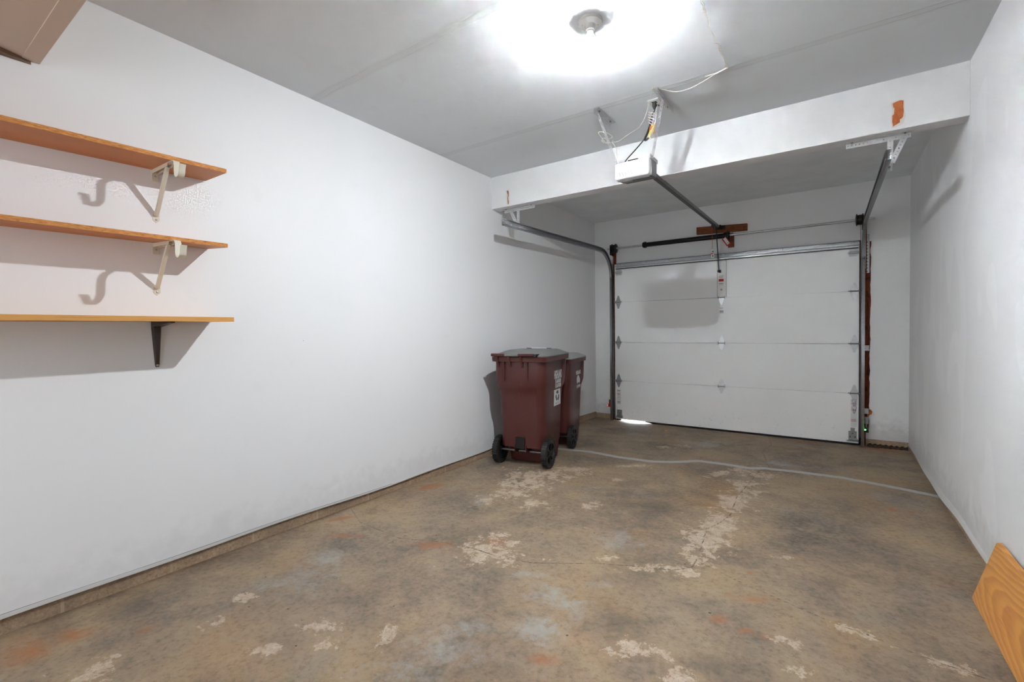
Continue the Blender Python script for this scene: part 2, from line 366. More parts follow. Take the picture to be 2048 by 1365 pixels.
class MB:
    def __init__(s): s.b = bmesh.new()
    def poly(s, pts): return s.b.faces.new([s.b.verts.new(p) for p in pts])
    def box(s, x0, x1, y0, y1, z0, z1):
        return s.hexa([(x0, y0, z0), (x1, y0, z0), (x1, y1, z0), (x0, y1, z0), (x0, y0, z1), (x1, y0, z1), (x1, y1, z1), (x0, y1, z1)])
    def hexa(s, P):
        v = [s.b.verts.new(p) for p in P]
        for f in ((3, 2, 1, 0), (4, 5, 6, 7), (0, 1, 5, 4), (1, 2, 6, 5), (2, 3, 7, 6), (3, 0, 4, 7)): s.b.faces.new([v[i] for i in f])
        return s
    def obox(s, c, size, M3):
        c = Vector(c); P = []
        for z in (-.5, .5):
            for x, y in ((-.5, -.5), (.5, -.5), (.5, .5), (-.5, .5)):
                P.append(c + M3 @ Vector((x * size[0], y * size[1], z * size[2])))
        return s.hexa(P)
    def bar(s, p0, p1, w, t, ref=(0, 0, 1)):
        p0, p1 = Vector(p0), Vector(p1); d = (p1 - p0); L = d.length; d.normalize()
        a = d.cross(Vector(ref));
        if a.length < 1e-4: a = d.cross(Vector((1, 0, 0)))
        a.normalize(); c = a.cross(d)
        return s.obox((p0 + p1) / 2, (w, L, t), Matrix((a, d, c)).transposed())
    def loft(s, secs, caps=True):
        rings = [[s.b.verts.new(p) for p in q] for q in secs]
        n = len(rings[0])
        for a, c in zip(rings, rings[1:]):
            for i in range(n): s.b.faces.new((a[i], a[(i + 1) % n], c[(i + 1) % n], c[i]))
        if caps:
            s.b.faces.new(rings[0][::-1]); s.b.faces.new(rings[-1])
        return s
    def cyl(s, p0, p1, r0, r1=None, n=20):
        r1 = r0 if r1 is None else r1
        p0, p1 = Vector(p0), Vector(p1); d = (p1 - p0).normalized(); a = d.orthogonal().normalized(); b = d.cross(a)
        return s.loft([[p + (a * math.cos(t) + b * math.sin(t)) * r for t in [2 * math.pi * i / n for i in range(n)]] for p, r in ((p0, r0), (p1, r1))])
    def tube(s, pts, r, n=8):
        pts = [Vector(p) for p in pts]; secs = []; a = None
        for i, p in enumerate(pts):
            d = (pts[min(i + 1, len(pts) - 1)] - pts[max(i - 1, 0)]).normalized()
            if a is None: a = d.orthogonal().normalized()
            a = (a - d * a.dot(d)).normalized(); b = d.cross(a)
            secs.append([p + (a * math.cos(t) + b * math.sin(t)) * r for t in [2 * math.pi * k / n for k in range(n)]])
        return s.loft(secs)
    def lathe(s, prof, o, axis=(0, 0, 1), n=32):
        o = Vector(o); d = Vector(axis).normalized(); a = d.orthogonal().normalized(); b = d.cross(a)
        return s.loft([[o + d * h + (a * math.cos(t) + b * math.sin(t)) * max(r, 1e-4) for t in [2 * math.pi * i / n for i in range(n)]] for r, h in prof])
    def prism(s, pts, d):
        d = Vector(d); P = [Vector(p) for p in pts]
        return s.loft([P, [p + d for p in P]])
    def sheet(s, prof, path, frames, t=0.002):
        # open profile swept along a path; thickness through duplicate offset
        pass
    def split_pieces(s):
        """separate builders for islands that stand clearly apart, so that each is an object of its own"""
        s.b.verts.ensure_lookup_table(); s.b.verts.index_update()
        n = len(s.b.verts)
        if n > 4000: return [s]
        root = list(range(n))
        def find(i):
            while root[i] != i: root[i] = root[root[i]]; i = root[i]
            return i
        for e in s.b.edges: root[find(e.verts[0].index)] = find(e.verts[1].index)
        isl = {}
        for v in s.b.verts: isl.setdefault(find(v.index), []).append(v)
        L = list(isl.values())
        if len(L) < 2: return [s]
        box = [([min(v.co[k] for v in q) for k in range(3)], [max(v.co[k] for v in q) for k in range(3)]) for q in L]
        g = list(range(len(L)))
        def fg(i):
            while g[i] != i: i = g[i]
            return i
        for i in range(len(L)):
            for j in range(i + 1, len(L)):
                (a, b_), (c, d) = box[i], box[j]
                gap = math.sqrt(sum(max(0, a[k] - d[k], c[k] - b_[k]) ** 2 for k in range(3)))
                size = max(max(b_[k] - a[k] for k in range(3)), max(d[k] - c[k] for k in range(3)))
                if gap <= max(0.02, 0.5 * size): g[fg(i)] = fg(j)
        groups = {}
        for i in range(len(L)): groups.setdefault(fg(i), []).append(i)
        if len(groups) < 2: return [s]
        out = []
        for ids in groups.values():
            keep = set(v.index for i in ids for v in L[i])
            nb = MB(); mp = {}
            for v in s.b.verts:
                if v.index in keep: mp[v.index] = nb.b.verts.new(v.co)
            for f in s.b.faces:
                if f.verts[0].index in keep: nb.b.faces.new([mp[v.index] for v in f.verts])
            out.append(nb)
        return out
    def build(s, name, mat, parent=None, bevel=0.0, local=False, solid=0.0, sub=0, angle=35):
        if parent is not None:
            parts = s.split_pieces()
            if len(parts) > 1:
                out = [p.build(name, mat, parent, bevel, local, solid, sub, angle) for p in parts]
                return out[0]
        bmesh.ops.recalc_face_normals(s.b, faces=s.b.faces[:])
        o0 = worg(parent)
        if not local and parent is not None: bmesh.ops.translate(s.b, vec=-o0, verts=s.b.verts[:])
        me = bpy.data.meshes.new(name); s.b.to_mesh(me); s.b.free()
        me.shade_smooth(); me.set_sharp_from_angle(angle=math.radians(angle))
        me.materials.append(mat if not isinstance(mat, str) else MATS[mat])
        o = bpy.data.objects.new(name, me); COL.objects.link(o)
        if parent is not None: o.parent = parent
        ORG[o.name] = o0
        if solid: md = o.modifiers.new('solid', 'SOLIDIFY'); md.thickness = solid; md.offset = 0
        if bevel: md = o.modifiers.new('bevel', 'BEVEL'); md.width = bevel; md.segments = 2; md.limit_method = 'ANGLE'; md.angle_limit = math.radians(40)
        if sub: md = o.modifiers.new('sub', 'SUBSURF'); md.levels = sub; md.render_levels = sub
        return o

def tag(o, label, cat, group=None, kind=None):
    if label: o['label'] = label
    if cat: o['category'] = cat
    if group: o['group'] = group
    if kind: o['kind'] = kind
    return o
def thing(name, loc, label, cat, group=None, rz=0.0):
    o = bpy.data.objects.new(name, None); COL.objects.link(o); o.location = loc; o.rotation_euler = (0, 0, rz)
    o.empty_display_size = 0.1
    ORG[o.name] = Vector(loc)
    return tag(o, label, cat, group)
def struct(o): o['kind'] = 'structure'; return o

def text_mesh(txt, size, M4, name, mat, parent, sx=1.0, bold=0.0, local=True):
    cu = bpy.data.curves.new(name, 'FONT'); cu.body = txt; cu.size = size; cu.align_x = 'CENTER'; cu.align_y = 'CENTER'; cu.extrude = 0.0004; cu.offset = bold
    ob = bpy.data.objects.new('tmp', cu); COL.objects.link(ob)
    dg = bpy.context.evaluated_depsgraph_get()
    me = bpy.data.meshes.new_from_object(ob.evaluated_get(dg)); bpy.data.objects.remove(ob); bpy.data.curves.remove(cu)
    me.transform(M4 @ Matrix.Diagonal((sx, 1, 1, 1)))
    if not local: me.transform(Matrix.Translation(-worg(parent)))
    me.materials.clear(); me.materials.append(MATS[mat]); me.name = name
    o = bpy.data.objects.new(name, me); COL.objects.link(o); o.parent = parent; ORG[o.name] = worg(parent)
    return o

def smooth(pts, k=6):
    P = [Vector(p) for p in pts]; out = []
    for i in range(len(P) - 1):
        p0, p1, p2, p3 = P[max(i - 1, 0)], P[i], P[i + 1], P[min(i + 2, len(P) - 1)]
        for j in range(k):
            t = j / k
            out.append(0.5 * ((2 * p1) + (p2 - p0) * t + (2 * p0 - 5 * p1 + 4 * p2 - p3) * t * t + (3 * p1 - p0 - 3 * p2 + p3) * t ** 3))
    out.append(P[-1]); return out

def perforated(mb, p0, p1, w, nrm, pitch=0.019, r=0.0042, phase=0.5, t=0.002):
    """flat punched strip from p0 to p1, real holes, solidified by hand"""
    p0, p1 = Vector(p0), Vector(p1); d = (p1 - p0); L = d.length; d.normalize(); nrm = Vector(nrm).normalized()
    a = nrm.cross(d).normalized(); n = max(1, int(L / pitch)); pt = L / n
    for i in range(n):
        c = p0 + d * (i + 0.5) * pt
        rings = []
        for off in (-t / 2, t / 2):
            o8 = []; h8 = []
            for k in range(8):
                th = math.pi / 4 * k + math.pi / 8 * 0
                ux, uy = math.cos(th), math.sin(th); sc = 1 / max(abs(ux), abs(uy))
                o8.append(mb.b.verts.new(c + d * (ux * sc * pt / 2) + a * (uy * sc * w / 2) + nrm * off))
                h8.append(mb.b.verts.new(c + d * (ux * r) + a * (uy * r) + nrm * off))
            rings.append((o8, h8))
        (oa, ha), (ob, hb) = rings
        for k in range(8):
            j = (k + 1) % 8
            mb.b.faces.new((oa[k], oa[j], ha[j], ha[k])); mb.b.faces.new((ob[j], ob[k], hb[k], hb[j]))
            mb.b.faces.new((ha[k], ha[j], hb[j], hb[k])); mb.b.faces.new((oa[j], oa[k], ob[k], ob[j]))

# ------------------------------------------------------------------ floor
def seg_dist(P, pts):
    pts = np.array(pts); d = np.full(len(P), 9.0)
    for a, b in zip(pts, pts[1:]):
        ab = b - a; t = np.clip(((P - a) @ ab) / (ab @ ab), 0, 1)
        d = np.minimum(d, np.linalg.norm(P - (a + t[:, None] * ab), axis=1))
    return d
def blobs(P, bl):
    f = np.full(len(P), -1.0)
    for x, y, a, b, th in bl:
        t = math.radians(th); c, s = math.cos(t), math.sin(t)
        dx, dy = P[:, 0] - x, P[:, 1] - y
        q = np.sqrt(((dx * c + dy * s) / a) ** 2 + ((-dx * s + dy * c) / b) ** 2)
        f = np.maximum(f, np.maximum(1.0 - 0.55 * q, -1.0))
    return f
JOINT = [(-2.74, 4.13), (-2.27, 4.20), (-2.01, 4.26), (-1.69, 4.22), (-1.38, 4.24), (-1.2, 4.33), (-1.01, 4.50), (-0.79, 4.51), (-0.58, 4.50), (-0.48, 4.56), (-0.22, 4.60), (0.06, 4.61), (0.28, 4.57), (0.43, 4.53), (0.66, 4.45)]
CRACKS = [[(-0.50, 4.55), (-0.53, 4.08), (-0.56, 3.66), (-0.54, 3.28), (-0.57, 3.12), (-0.62, 2.96), (-0.6, 2.76), (-0.58, 2.56), (-0.58, 2.44), (-0.65, 2.36), (-0.73, 2.32), (-0.84, 2.28), (-0.99, 2.21), (-1.16, 2.1), (-1.29, 2.02), (-1.46, 1.98), (-1.63, 1.98), (-1.85, 1.94), (-2.08, 1.84), (-2.48, 1.86), (-2.74, 1.98)],
          [(-0.58, 2.52), (-0.51, 2.49), (-0.36, 2.42), (-0.19, 2.36), (-0.02, 2.3), (0.06, 2.28), (0.17, 2.26), (0.29, 2.23), (0.42, 2.21), (0.64, 2.19)],
          [(-0.59, 6.0), (-0.52, 5.55), (-0.56, 5.18), (-0.45, 4.62)]]
SPALL = [(-0.57, 4.37, 0.15, 0.13, 33), (-0.76, 4.22, 0.16, 0.04, 60), (-0.55, 3.93, 0.1, 0.24, 10), (-0.56, 3.54, 0.09, 0.22, 10), (-0.56, 3.13, 0.10, 0.14, 34), (-0.60, 2.94, 0.12, 0.13, 33), (-0.58, 2.74, 0.1, 0.13, 34), (-0.58, 2.54, 0.06, 0.12, 34), (-0.65, 2.36, 0.10, 0.035, 34), (-0.78, 2.30, 0.09, 0.03, 30), (-0.57, 2.36, 0.06, 0.04, 34), (-1.49, 1.97, 0.15, 0.07, 34), (-1.62, 2.0, 0.10, 0.07, 34), (-1.63, 2.16, 0.08, 0.06, 34), (-1.5, 2.17, 0.06, 0.05, 33), (-2.04, 3.12, 0.18, 0.25, 33), (-1.96, 2.86, 0.12, 0.14, 33), (-1.99, 3.36, 0.2, 0.14, 33), (-1.74, 2.74, 0.10, 0.09, 33), (-1.88, 3.62, 0.16, 0.08, 33), (-1.38, 2.92, 0.07, 0.06, 33), (-1.75, 3.56, 0.08, 0.06, 33), (-1.45, 4.03, 0.13, 0.05, 33), (-1.45, 3.56, 0.05, 0.04, 33), (-0.98, 2.28, 0.05, 0.025, 33), (-1.31, 4.99, 0.08, 0.06, 32), (-1.42, 4.85, 0.07, 0.05, 33), (-2.06, 2.62, 0.07, 0.08, 33),
         (-1.47, 1.21, 0.04, 0.06, 34), (-0.58, 1.7, 0.08, 0.05, 34), (-0.43, 1.62, 0.05, 0.04, 34), (-0.09, 1.89, 0.04, 0.025, 35), (0.06, 2.28, 0.05, 0.03, 10), (0.14, 2.25, 0.05, 0.02, 0), (-1.74, 1.08, 0.07, 0.04, 34), (-2.23, 1.01, 0.05, 0.03, 34), (-2.18, 0.48, 0.08, 0.06, 34), (-1.76, 0.9, 0.05, 0.03, 35), (-1.61, 1.04, 0.04, 0.03, 34), (-0.16, 2.05, 0.05, 0.03, 34), (-0.22, 2.81, 0.07, 0.02, 34), (-2.1, 0.86, 0.05, 0.03, 34), (0.36, 2.22, 0.07, 0.03, 0)]
RUST = [(-0.38, 2.05, 0.05, 0.035, 34), (-0.28, 2.04, 0.035, 0.025, 34), (-0.21, 2.03, 0.035, 0.025, 34), (-0.28, 2.3, 0.07, 0.04, 33), (-0.38, 2.28, 0.02, 0.02, 34), (-0.67, 3.36, 0.04, 0.04, 33), (-2.58, 2.60, 0.16, 0.05, 70), (-0.33, 2.54, 0.02, 0.02, 33), (-2.53, 0.39, 0.12, 0.09, 34), (-2.51, 0.51, 0.09, 0.05, 34), (-2.3, 0.68, 0.03, 0.03, 35), (0.33, 3.98, 0.03, 0.05, 33), (0.46, 3.98, 0.05, 0.02, 33), (-1.59, 2.11, 0.07, 0.04, 34), (-1.88, 1.88, 0.12, 0.05, 34), (-2.39, 1.68, 0.10, 0.03, 33), (-1.46, 3.58, 0.04, 0.03, 32), (-0.88, 1.43, 0.08, 0.03, 34), (-2.62, 1.85, 0.12, 0.03, 60), (-0.2, 5.9, 0.2, 0.05, 0), (0.45, 5.9, 0.16, 0.09, 0)]
PALE = [(-1.22, 1.27, 0.13, 0.08, 34), (-1.23, 1.12, 0.11, 0.07, 34), (-1.22, 1.41, 0.08, 0.06, 34), (-1.06, 1.82, 0.12, 0.07, 34), (-0.96, 1.79, 0.08, 0.07, 34), (-0.97, 1.58, 0.10, 0.09, 34), (-0.47, 3.65, 0.12, 0.08, 33), (-0.38, 4.76, 0.22, 0.12, 33), (-1.0, 2.54, 0.12, 0.1, 34), (-1.23, 1.92, 0.08, 0.04, 34), (-0.9, 2.03, 0.06, 0.03, 33), (-1.06, 5.21, 0.31, 0.20, 33), (-2.04, 2.59, 0.08, 0.09, 33), (-2.14, 1.25, 0.15, 0.12, 33), (-2.24, 1.43, 0.12, 0.1, 34)]
DARK = [(-2.52, 1.03, 0.25, 0.16, 34), (-2.52, 1.22, 0.2, 0.15, 34), (-2.55, 1.4, 0.16, 0.14, 34), (-1.11, 3.18, 0.26, 0.40, 33), (-1.14, 2.79, 0.19, 0.26, 33), (-0.93, 3.54, 0.19, 0.24, 33), (0.15, 3.02, 0.28, 0.14, 34), (0.08, 3.79, 0.3, 0.18, 33), (0.16, 2.79, 0.19, 0.12, 34), (-2.56, 2.0, 0.08, 0.05, 33), (-2.42, 2.38, 0.13, 0.09, 33), (-0.18, 5.53, 0.3, 0.2, 33), (-1.78, 1.39, 0.14, 0.12, 34), (-2.6, 0.71, 0.14, 0.11, 34), (-0.82, 2.13, 0.15, 0.10, 34), (-1.21, 1.67, 0.18, 0.15, 34), (-0.72, 1.82, 0.13, 0.14, 34), (-0.39, 1.73, 0.11, 0.06, 34)]
def make_floor():
    xs = np.arange(XL - 0.05, XR + 0.07, 0.01); ys = np.append(np.arange(YBACK - 0.02, 0.2, 0.04), np.arange(0.2, YB + 0.2, 0.01))
    X, Y = np.meshgrid(xs, ys); P = np.stack([X.ravel(), Y.ravel()], 1)
    Z = -0.0055 * P[:, 1]
    # the slab is worn into a shallow dip at the left end of the door
    Z = Z - 0.016 * np.exp(-((P[:, 0] + 2.18) / 0.17) ** 2 - ((P[:, 1] - 6.05) / 0.14) ** 2)
    V = np.column_stack([P, Z]); nx, ny = len(xs), len(ys)
    i = np.arange(nx * ny).reshape(ny, nx)
    F = np.stack([i[:-1, :-1].ravel(), i[:-1, 1:].ravel(), i[1:, 1:].ravel(), i[1:, :-1].ravel()], 1)
    me = bpy.data.meshes.new('floor'); me.from_pydata(V.tolist(), [], F.tolist()); me.shade_smooth()
    cr = np.full(len(P), 9.0)
    for c in CRACKS: cr = np.minimum(cr, seg_dist(P, c))
    for nm, val in (('joint', seg_dist(P, JOINT)), ('crack', cr), ('spall', blobs(P, SPALL)), ('rust', blobs(P, RUST)), ('pale', blobs(P, PALE)), ('dark', blobs(P, DARK))):
        a = me.attributes.new(nm, 'FLOAT', 'POINT'); a.data.foreach_set('value', val.astype(np.float32))
    me.materials.append(MATS['floor'])
    o = bpy.data.objects.new('floor', me); COL.objects.link(o); struct(o)
make_floor()

# ------------------------------------------------------------------ room shell
T = 0.12
DX0, DX1, DZ = -2.37, 0.185, 2.04        # garage door opening in the far wall
def drywall_bottom(y):      # lower edge of the left drywall, slightly wavy
    return 0.056 + 0.010 * math.sin(1.5 * y + 0.6) + 0.004 * math.sin(5 * y)
b = MB(); ys = [YBACK + (YB - YBACK) * i / 60 for i in range(61)]
b.loft([[(XL, y, drywall_bottom(y)), (XL, y, ZC), (XL - 0.012, y, ZC), (XL - 0.012, y, drywall_bottom(y))] for y in ys])
b.box(XL - T, XL - 0.012, YBACK, YB + 0.15, 0.07, ZC)
struct(b.build('wall_left', 'wall'))
def rbot(y): return 0.022 + 0.014 * math.sin(2.3 * y - 0.3) + 0.005 * math.sin(7 * y) - 0.012 * max(0, min(1, (y - 3.9) / 1.2))
b = MB()
b.loft([[(XR, y, rbot(y)), (XR + 0.012, y, rbot(y)), (XR + 0.012, y, ZC), (XR, y, ZC)] for y in ys])
b.box(XR + 0.012, XR + T, YBACK, YB + 0.15, 0.07, ZC)
struct(b.build('wall_right', 'wall_r'))
b = MB()
b.box(XL, DX0, YB, YB + 0.15, 0.035, ZC); b.box(DX1, XR, YB, YB + 0.15, 0.035, ZC); b.box(DX0, DX1, YB, YB + 0.15, DZ, ZC)
struct(b.build('wall_far', 'wall_f'))
b = MB(); b.box(XL - T, XR + T, YBACK - T, YBACK, -0.02, ZC); struct(b.build('wall_back', 'wall'))
b = MB(); b.box(-2.55, -1.15, YBACK + 0.001, YBACK + 0.02, 0.60, 2.10); struct(b.build('added_window', 'frost'))  # made-up window, never in view, backing the fill light
b = MB()
for x0, x1, z0_, z1_ in ((-2.63, -2.55, 0.52, 2.18), (-1.15, -1.07, 0.52, 2.18), (-2.55, -1.15, 0.52, 0.60), (-2.55, -1.15, 2.10, 2.18)): b.box(x0, x1, YBACK, YBACK + 0.03, z0_, z1_)
struct(b.build('trim_9', 'white_metal'))  # frame of the made-up window
b = MB(); b.box(XL - T, XR + T, YBACK - T, YB + 0.15, ZC, ZC + T); struct(b.build('ceiling', 'ceiling'))
for n_, q_ in ((10, (DX0 - 0.055, DX0 + 0.004, -0.05, 2.10)), (11, (DX1 - 0.004, DX1 + 0.058, -0.05, 2.10)), (12, (DX0 - 0.055, DX1 + 0.058, 2.03, 2.10))):
    b = MB(); b.box(q_[0], q_[1], 6.0305, YB + 0.002, q_[2], q_[3]); struct(b.build('trim_%d' % n_, 'seal'))  # hidden strips added behind the door edges to block light leaks
beam = MB(); beam.box(XL, XR, YS, YE, ZS, ZC); beam = struct(beam.build('ceiling_beam', 'wall_f', bevel=0.003))
# concrete block course showing below the drywall
b = MB(); b.box(XL - T, XL - 0.0115, YBACK, YB + 0.15, -0.1, 0.07); struct(b.build('baseboard_left', 'block'))
b = MB(); b.box(XR + 0.004, XR + T, YBACK, YB + 0.15, -0.1, 0.07); struct(b.build('baseboard_right', 'block'))
for xa, xb, nm, mt in ((XL - 0.004, DX0 - 0.06, 'baseboard_far', 'block'), (DX1 + 0.06, XR + 0.004, 'baseboard_far', 'block'), (DX0 - 0.08, DX0, 'trim_3', 'galv_dk'), (DX1, DX1 + 0.08, 'trim_8', 'galv_dk')):
    b = MB(); b.box(xa, xb, YB + 0.006, YB + 0.15, -0.1, 0.04); struct(b.build(nm, mt))
# loose metal edge bead along the foot of the left and right walls
b = MB(); secs = []
for i in range(81):
    y = YBACK + (YB - YBACK) * i / 80
    z = drywall_bottom(y); h = 0.015 * max(0.12, min(1.0, (3.9 - y) / 3.0)); k = 0.0035 + 0.002 * math.sin(3.1 * y)
    secs.append([(XL - 0.002, y, z - 0.001), (XL + k, y, z - 0.001), (XL + k, y, z + h), (XL - 0.002, y, z + h - 0.002)])
b.loft(secs); struct(b.build('trim_1', 'bead'))
b = MB(); secs = []
for i in range(81):
    y = YBACK + (YB - 0.02 - YBACK) * i / 80
    z = rbot(y); k = 0.006 + 0.010 * math.exp(-((y - 4.4) / 0.7) ** 2) + 0.003 * math.sin(2.1 * y); h = 0.030 + 0.012 * math.exp(-((y - 4.6) / 0.7) ** 2)
    secs.append([(XR + 0.002, y, z - 0.001), (XR - k, y, z - 0.001), (XR - k * 0.6, y, z + h * 0.6), (XR + 0.002, y, z + h)])
b.loft(secs); struct(b.build('trim_2', 'bead'))
b = MB(); secs = []
for i in range(61):
    y = YBACK + (2.35 - YBACK) * i / 60
    z = drywall_bottom(y) + 0.015 * max(0.12, min(1.0, (3.9 - y) / 3.0)); w_ = 0.0011 + 0.0004 * math.sin(7 * y)
    secs.append([(XL - 0.001, y, z + 0.0002), (XL + 0.0006, y, z + 0.0002), (XL + 0.0006, y, z + 0.0005 + w_), (XL - 0.001, y, z + 0.0005 + w_)])
b.loft(secs); struct(b.build('trim_13', 'dark'))
# bulkhead box in the near left corner under the ceiling
t = thing('bulkhead', (-2.2, -0.6, 2.346), 'beige boxed bulkhead under the ceiling in the near left corner', 'bulkhead')
t['kind'] = 'structure'
b = MB(); b.box(XL + 0.001, -1.72, -1.6, 0.504, 2.346, ZC - 0.001); b.build('box', 'tan', t)
b = MB(); b.box(XL + 0.001, -1.72, 0.452, 0.506, 2.343, 2.349); b.build('edge_strip', 'tan', t, bevel=0.001)
b = MB(); b.prism([(XL + 0.001, 0.48, 2.345), (XL + 0.05, 0.36, 2.345), (XL + 0.06, -1.5, 2.345), (XL + 0.001, -1.5, 2.345)], (0, 0, -0.016)); b.build('ledger', 'tan_dark', t)
# outside
b = MB(); b.box(-8, 6, YB + 0.19, 16, -0.2, -0.05); struct(b.build('driveway', 'drive'))

# patches where the paint has been torn off the beam
def patch(pts, mat, torn_pts, y=YS):
    b = MB(); b.prism([(x, y - 0.0012, z) for x, z in torn_pts], (0, 0.002, 0)); r = b.build('torn_paint', 'torn', beam)
    b = MB(); b.prism([(x, y - 0.0022, z) for x, z in pts], (0, 0.002, 0)); b.build('bare_wood_patch', mat, beam)
patch([(0.300, 2.552), (0.316, 2.557), (0.334, 2.561), (0.350, 2.555), (0.349, 2.52), (0.352, 2.49), (0.349, 2.462), (0.344, 2.452), (0.334, 2.448), (0.334, 2.430), (0.315, 2.420), (0.302, 2.412), (0.298, 2.44), (0.298, 2.478), (0.306, 2.486), (0.308, 2.52), (0.302, 2.53)], 'bare',
      [(0.292, 2.556), (0.318, 2.565), (0.353, 2.560), (0.356, 2.50), (0.360, 2.46), (0.352, 2.425), (0.330, 2.410), (0.296, 2.404), (0.293, 2.48), (0.300, 2.50)])
patch([(-2.556, 2.536), (-2.540, 2.540), (-2.534, 2.52), (-2.535, 2.49), (-2.541, 2.47), (-2.537, 2.44), (-2.536, 2.412), (-2.546, 2.410), (-2.549, 2.46), (-2.546, 2.50)], 'bareL',
      [(-2.564, 2.545), (-2.534, 2.548), (-2.524, 2.49), (-2.526, 2.404), (-2.562, 2.402), (-2.568, 2.47)])

# ------------------------------------------------------------------ wall shelves
def shelf(name, label, y1, zb, zf, zb0, zf0, depth, th, mat, edge_mat):
    """y1 right end; zb/zf height of the underside at the wall / front at that end, zb0/zf0 at the near end"""
    y0 = -0.55
    t = thing(name, (XL, (y0 + y1) / 2, zb), label, 'shelf', None)
    x1 = XL + depth; k = (y1 - y0) / (y1 - 0.38)
    zb_, zf_ = zb + (zb0 - zb) * k, zf + (zf0 - zf) * k
    e = 0.003
    P = [(XL + 0.001, y0, zb_), (x1 - e, y0, zf_), (x1 - e, y1 - e, zf), (XL + 0.001, y1 - e, zb)]
    b = MB(); b.hexa(P + [(p[0], p[1], p[2] + th) for p in P]); b.build('board', mat, t)
    b = MB()
    b.hexa([(x1 - e, y0, zf_), (x1, y0, zf_), (x1, y1, zf), (x1 - e, y1, zf)] + [(x1 - e, y0, zf_ + th), (x1, y0, zf_ + th), (x1, y1, zf + th), (x1 - e, y1, zf + th)])
    b.hexa([(XL + 0.001, y1 - e, zb), (x1 - e, y1 - e, zf), (x1 - e, y1, zf), (XL + 0.001, y1, zb)] + [(XL + 0.001, y1 - e, zb + th), (x1 - e, y1 - e, zf + th), (x1 - e, y1, zf + th), (XL + 0.001, y1, zb + th)])
    o = b.build('edge', edge_mat, t); return t
def rod_bracket(t, y, zt, drop, reach, zt_f):
    """cream steel shelf bracket with a closet-rod hook"""
    w = 0.014
    b = MB()
    b.box(XL, XL + 0.003, y - w, y + w, zt - 0.055, zt)                                   # upper wall plate
    b.hexa([(XL, y - w * .8, zt - 0.004), (XL + reach, y - w * .8, zt_f - 0.004), (XL + reach, y + w * .8, zt_f - 0.004), (XL, y + w * .8, zt - 0.004),
            (XL, y - w * .8, zt - 0.0008), (XL + reach, y - w * .8, zt_f - 0.0008), (XL + reach, y + w * .8, zt_f - 0.0008), (XL, y + w * .8, zt - 0.0008)])
    for s in (-1, 1):                                                                        # flanges of the channel arm
        ys_ = y + s * w * 0.75
        b.hexa([(XL + 0.003, ys_ - .001, zt - 0.020), (XL + reach, ys_ - .001, zt_f - 0.018), (XL + reach, ys_ + .001, zt_f - 0.018), (XL + 0.003, ys_ + .001, zt - 0.020),
                (XL + 0.003, ys_ - .001, zt - 0.001), (XL + reach, ys_ - .001, zt_f - 0.001), (XL + reach, ys_ + .001, zt_f - 0.001), (XL + 0.003, ys_ + .001, zt - 0.001)])
    o = b.build('bracket', 'cream', t)
    b = MB(); b.bar((XL + 0.006, y, zt - drop + 0.03), (XL + reach - 0.03, y, zt_f - 0.012), 0.018, 0.014); b.build('brace', 'cream', o, bevel=0.003)
    b = MB(); b.prism([(XL, y - w, zt - drop + 0.035), (XL, y - w, zt - drop + 0.008), (XL, y, zt - drop - 0.004), (XL, y + w, zt - drop + 0.008), (XL, y + w, zt - drop + 0.035)], (0.0025, 0, 0)); b.build('foot_plate', 'cream', o)
    # hook: an S-shaped strap that drops from the arm's end and curls up as a cup for the rod
    prof = [(reach - 0.03, -0.003), (reach + 0.058, -0.005), (reach + 0.070, -0.010), (reach + 0.076, -0.022), (reach + 0.077, -0.064)]
    for i in range(1, 9):
        a = math.pi + math.pi * i / 8
        prof.append((reach + 0.077 + 0.026 + 0.026 * math.cos(a), -0.064 + 0.026 * math.sin(a)))
    prof.append((reach + 0.133, -0.050)); prof.append((reach + 0.139, -0.036))
    b = MB(); secs = []
    for i, (x, z) in enumerate(prof):
        a = prof[max(i - 1, 0)]; c = prof[min(i + 1, len(prof) - 1)]; dx, dz = c[0] - a[0], c[1] - a[1]; L = math.hypot(dx, dz); nx, nz = -dz / L * .0013, dx / L * .0013
        secs.append([(XL + x + nx, y - .013, zt_f + z + nz), (XL + x + nx, y + .013, zt_f + z + nz), (XL + x - nx, y + .013, zt_f + z - nz), (XL + x - nx, y - .013, zt_f + z - nz)])
    b.loft(secs); b.build('rod_hook', 'cream', o)
    b = MB()
    for z in (zt - 0.032, zt - drop + 0.012): b.lathe([(0.005, 0), (0.005, 0.002), (0.002, 0.0035)], (XL + 0.0025, y, z), (1, 0, 0), 10)
    b.build('screw', 'galv', o)
s1 = shelf('wall_shelf', 'orange particle-board shelf, highest of the three on the left wall, cream hook bracket', 1.125, 2.017, 2.012, 1.996, 1.996, 0.235, 0.019, 'shelf', 'shelf_edge')
rod_bracket(s1, 0.900, 2.012, 0.255, 0.186, 2.009)
s2 = shelf('wall_shelf', 'orange particle-board shelf, middle of the three on the left wall, cream hook bracket', 1.127, 1.657, 1.640, 1.645, 1.634, 0.225, 0.019, 'shelf', 'shelf_edge')
rod_bracket(s2, 0.895, 1.653, 0.252, 0.190, 1.643)
s3 = shelf('wall_shelf', 'oak-coloured shelf, lowest of the three on the left wall, dark brown bracket', 1.130, 1.268, 1.264, 1.262, 1.262, 0.265, 0.022, 'oak', 'oak')
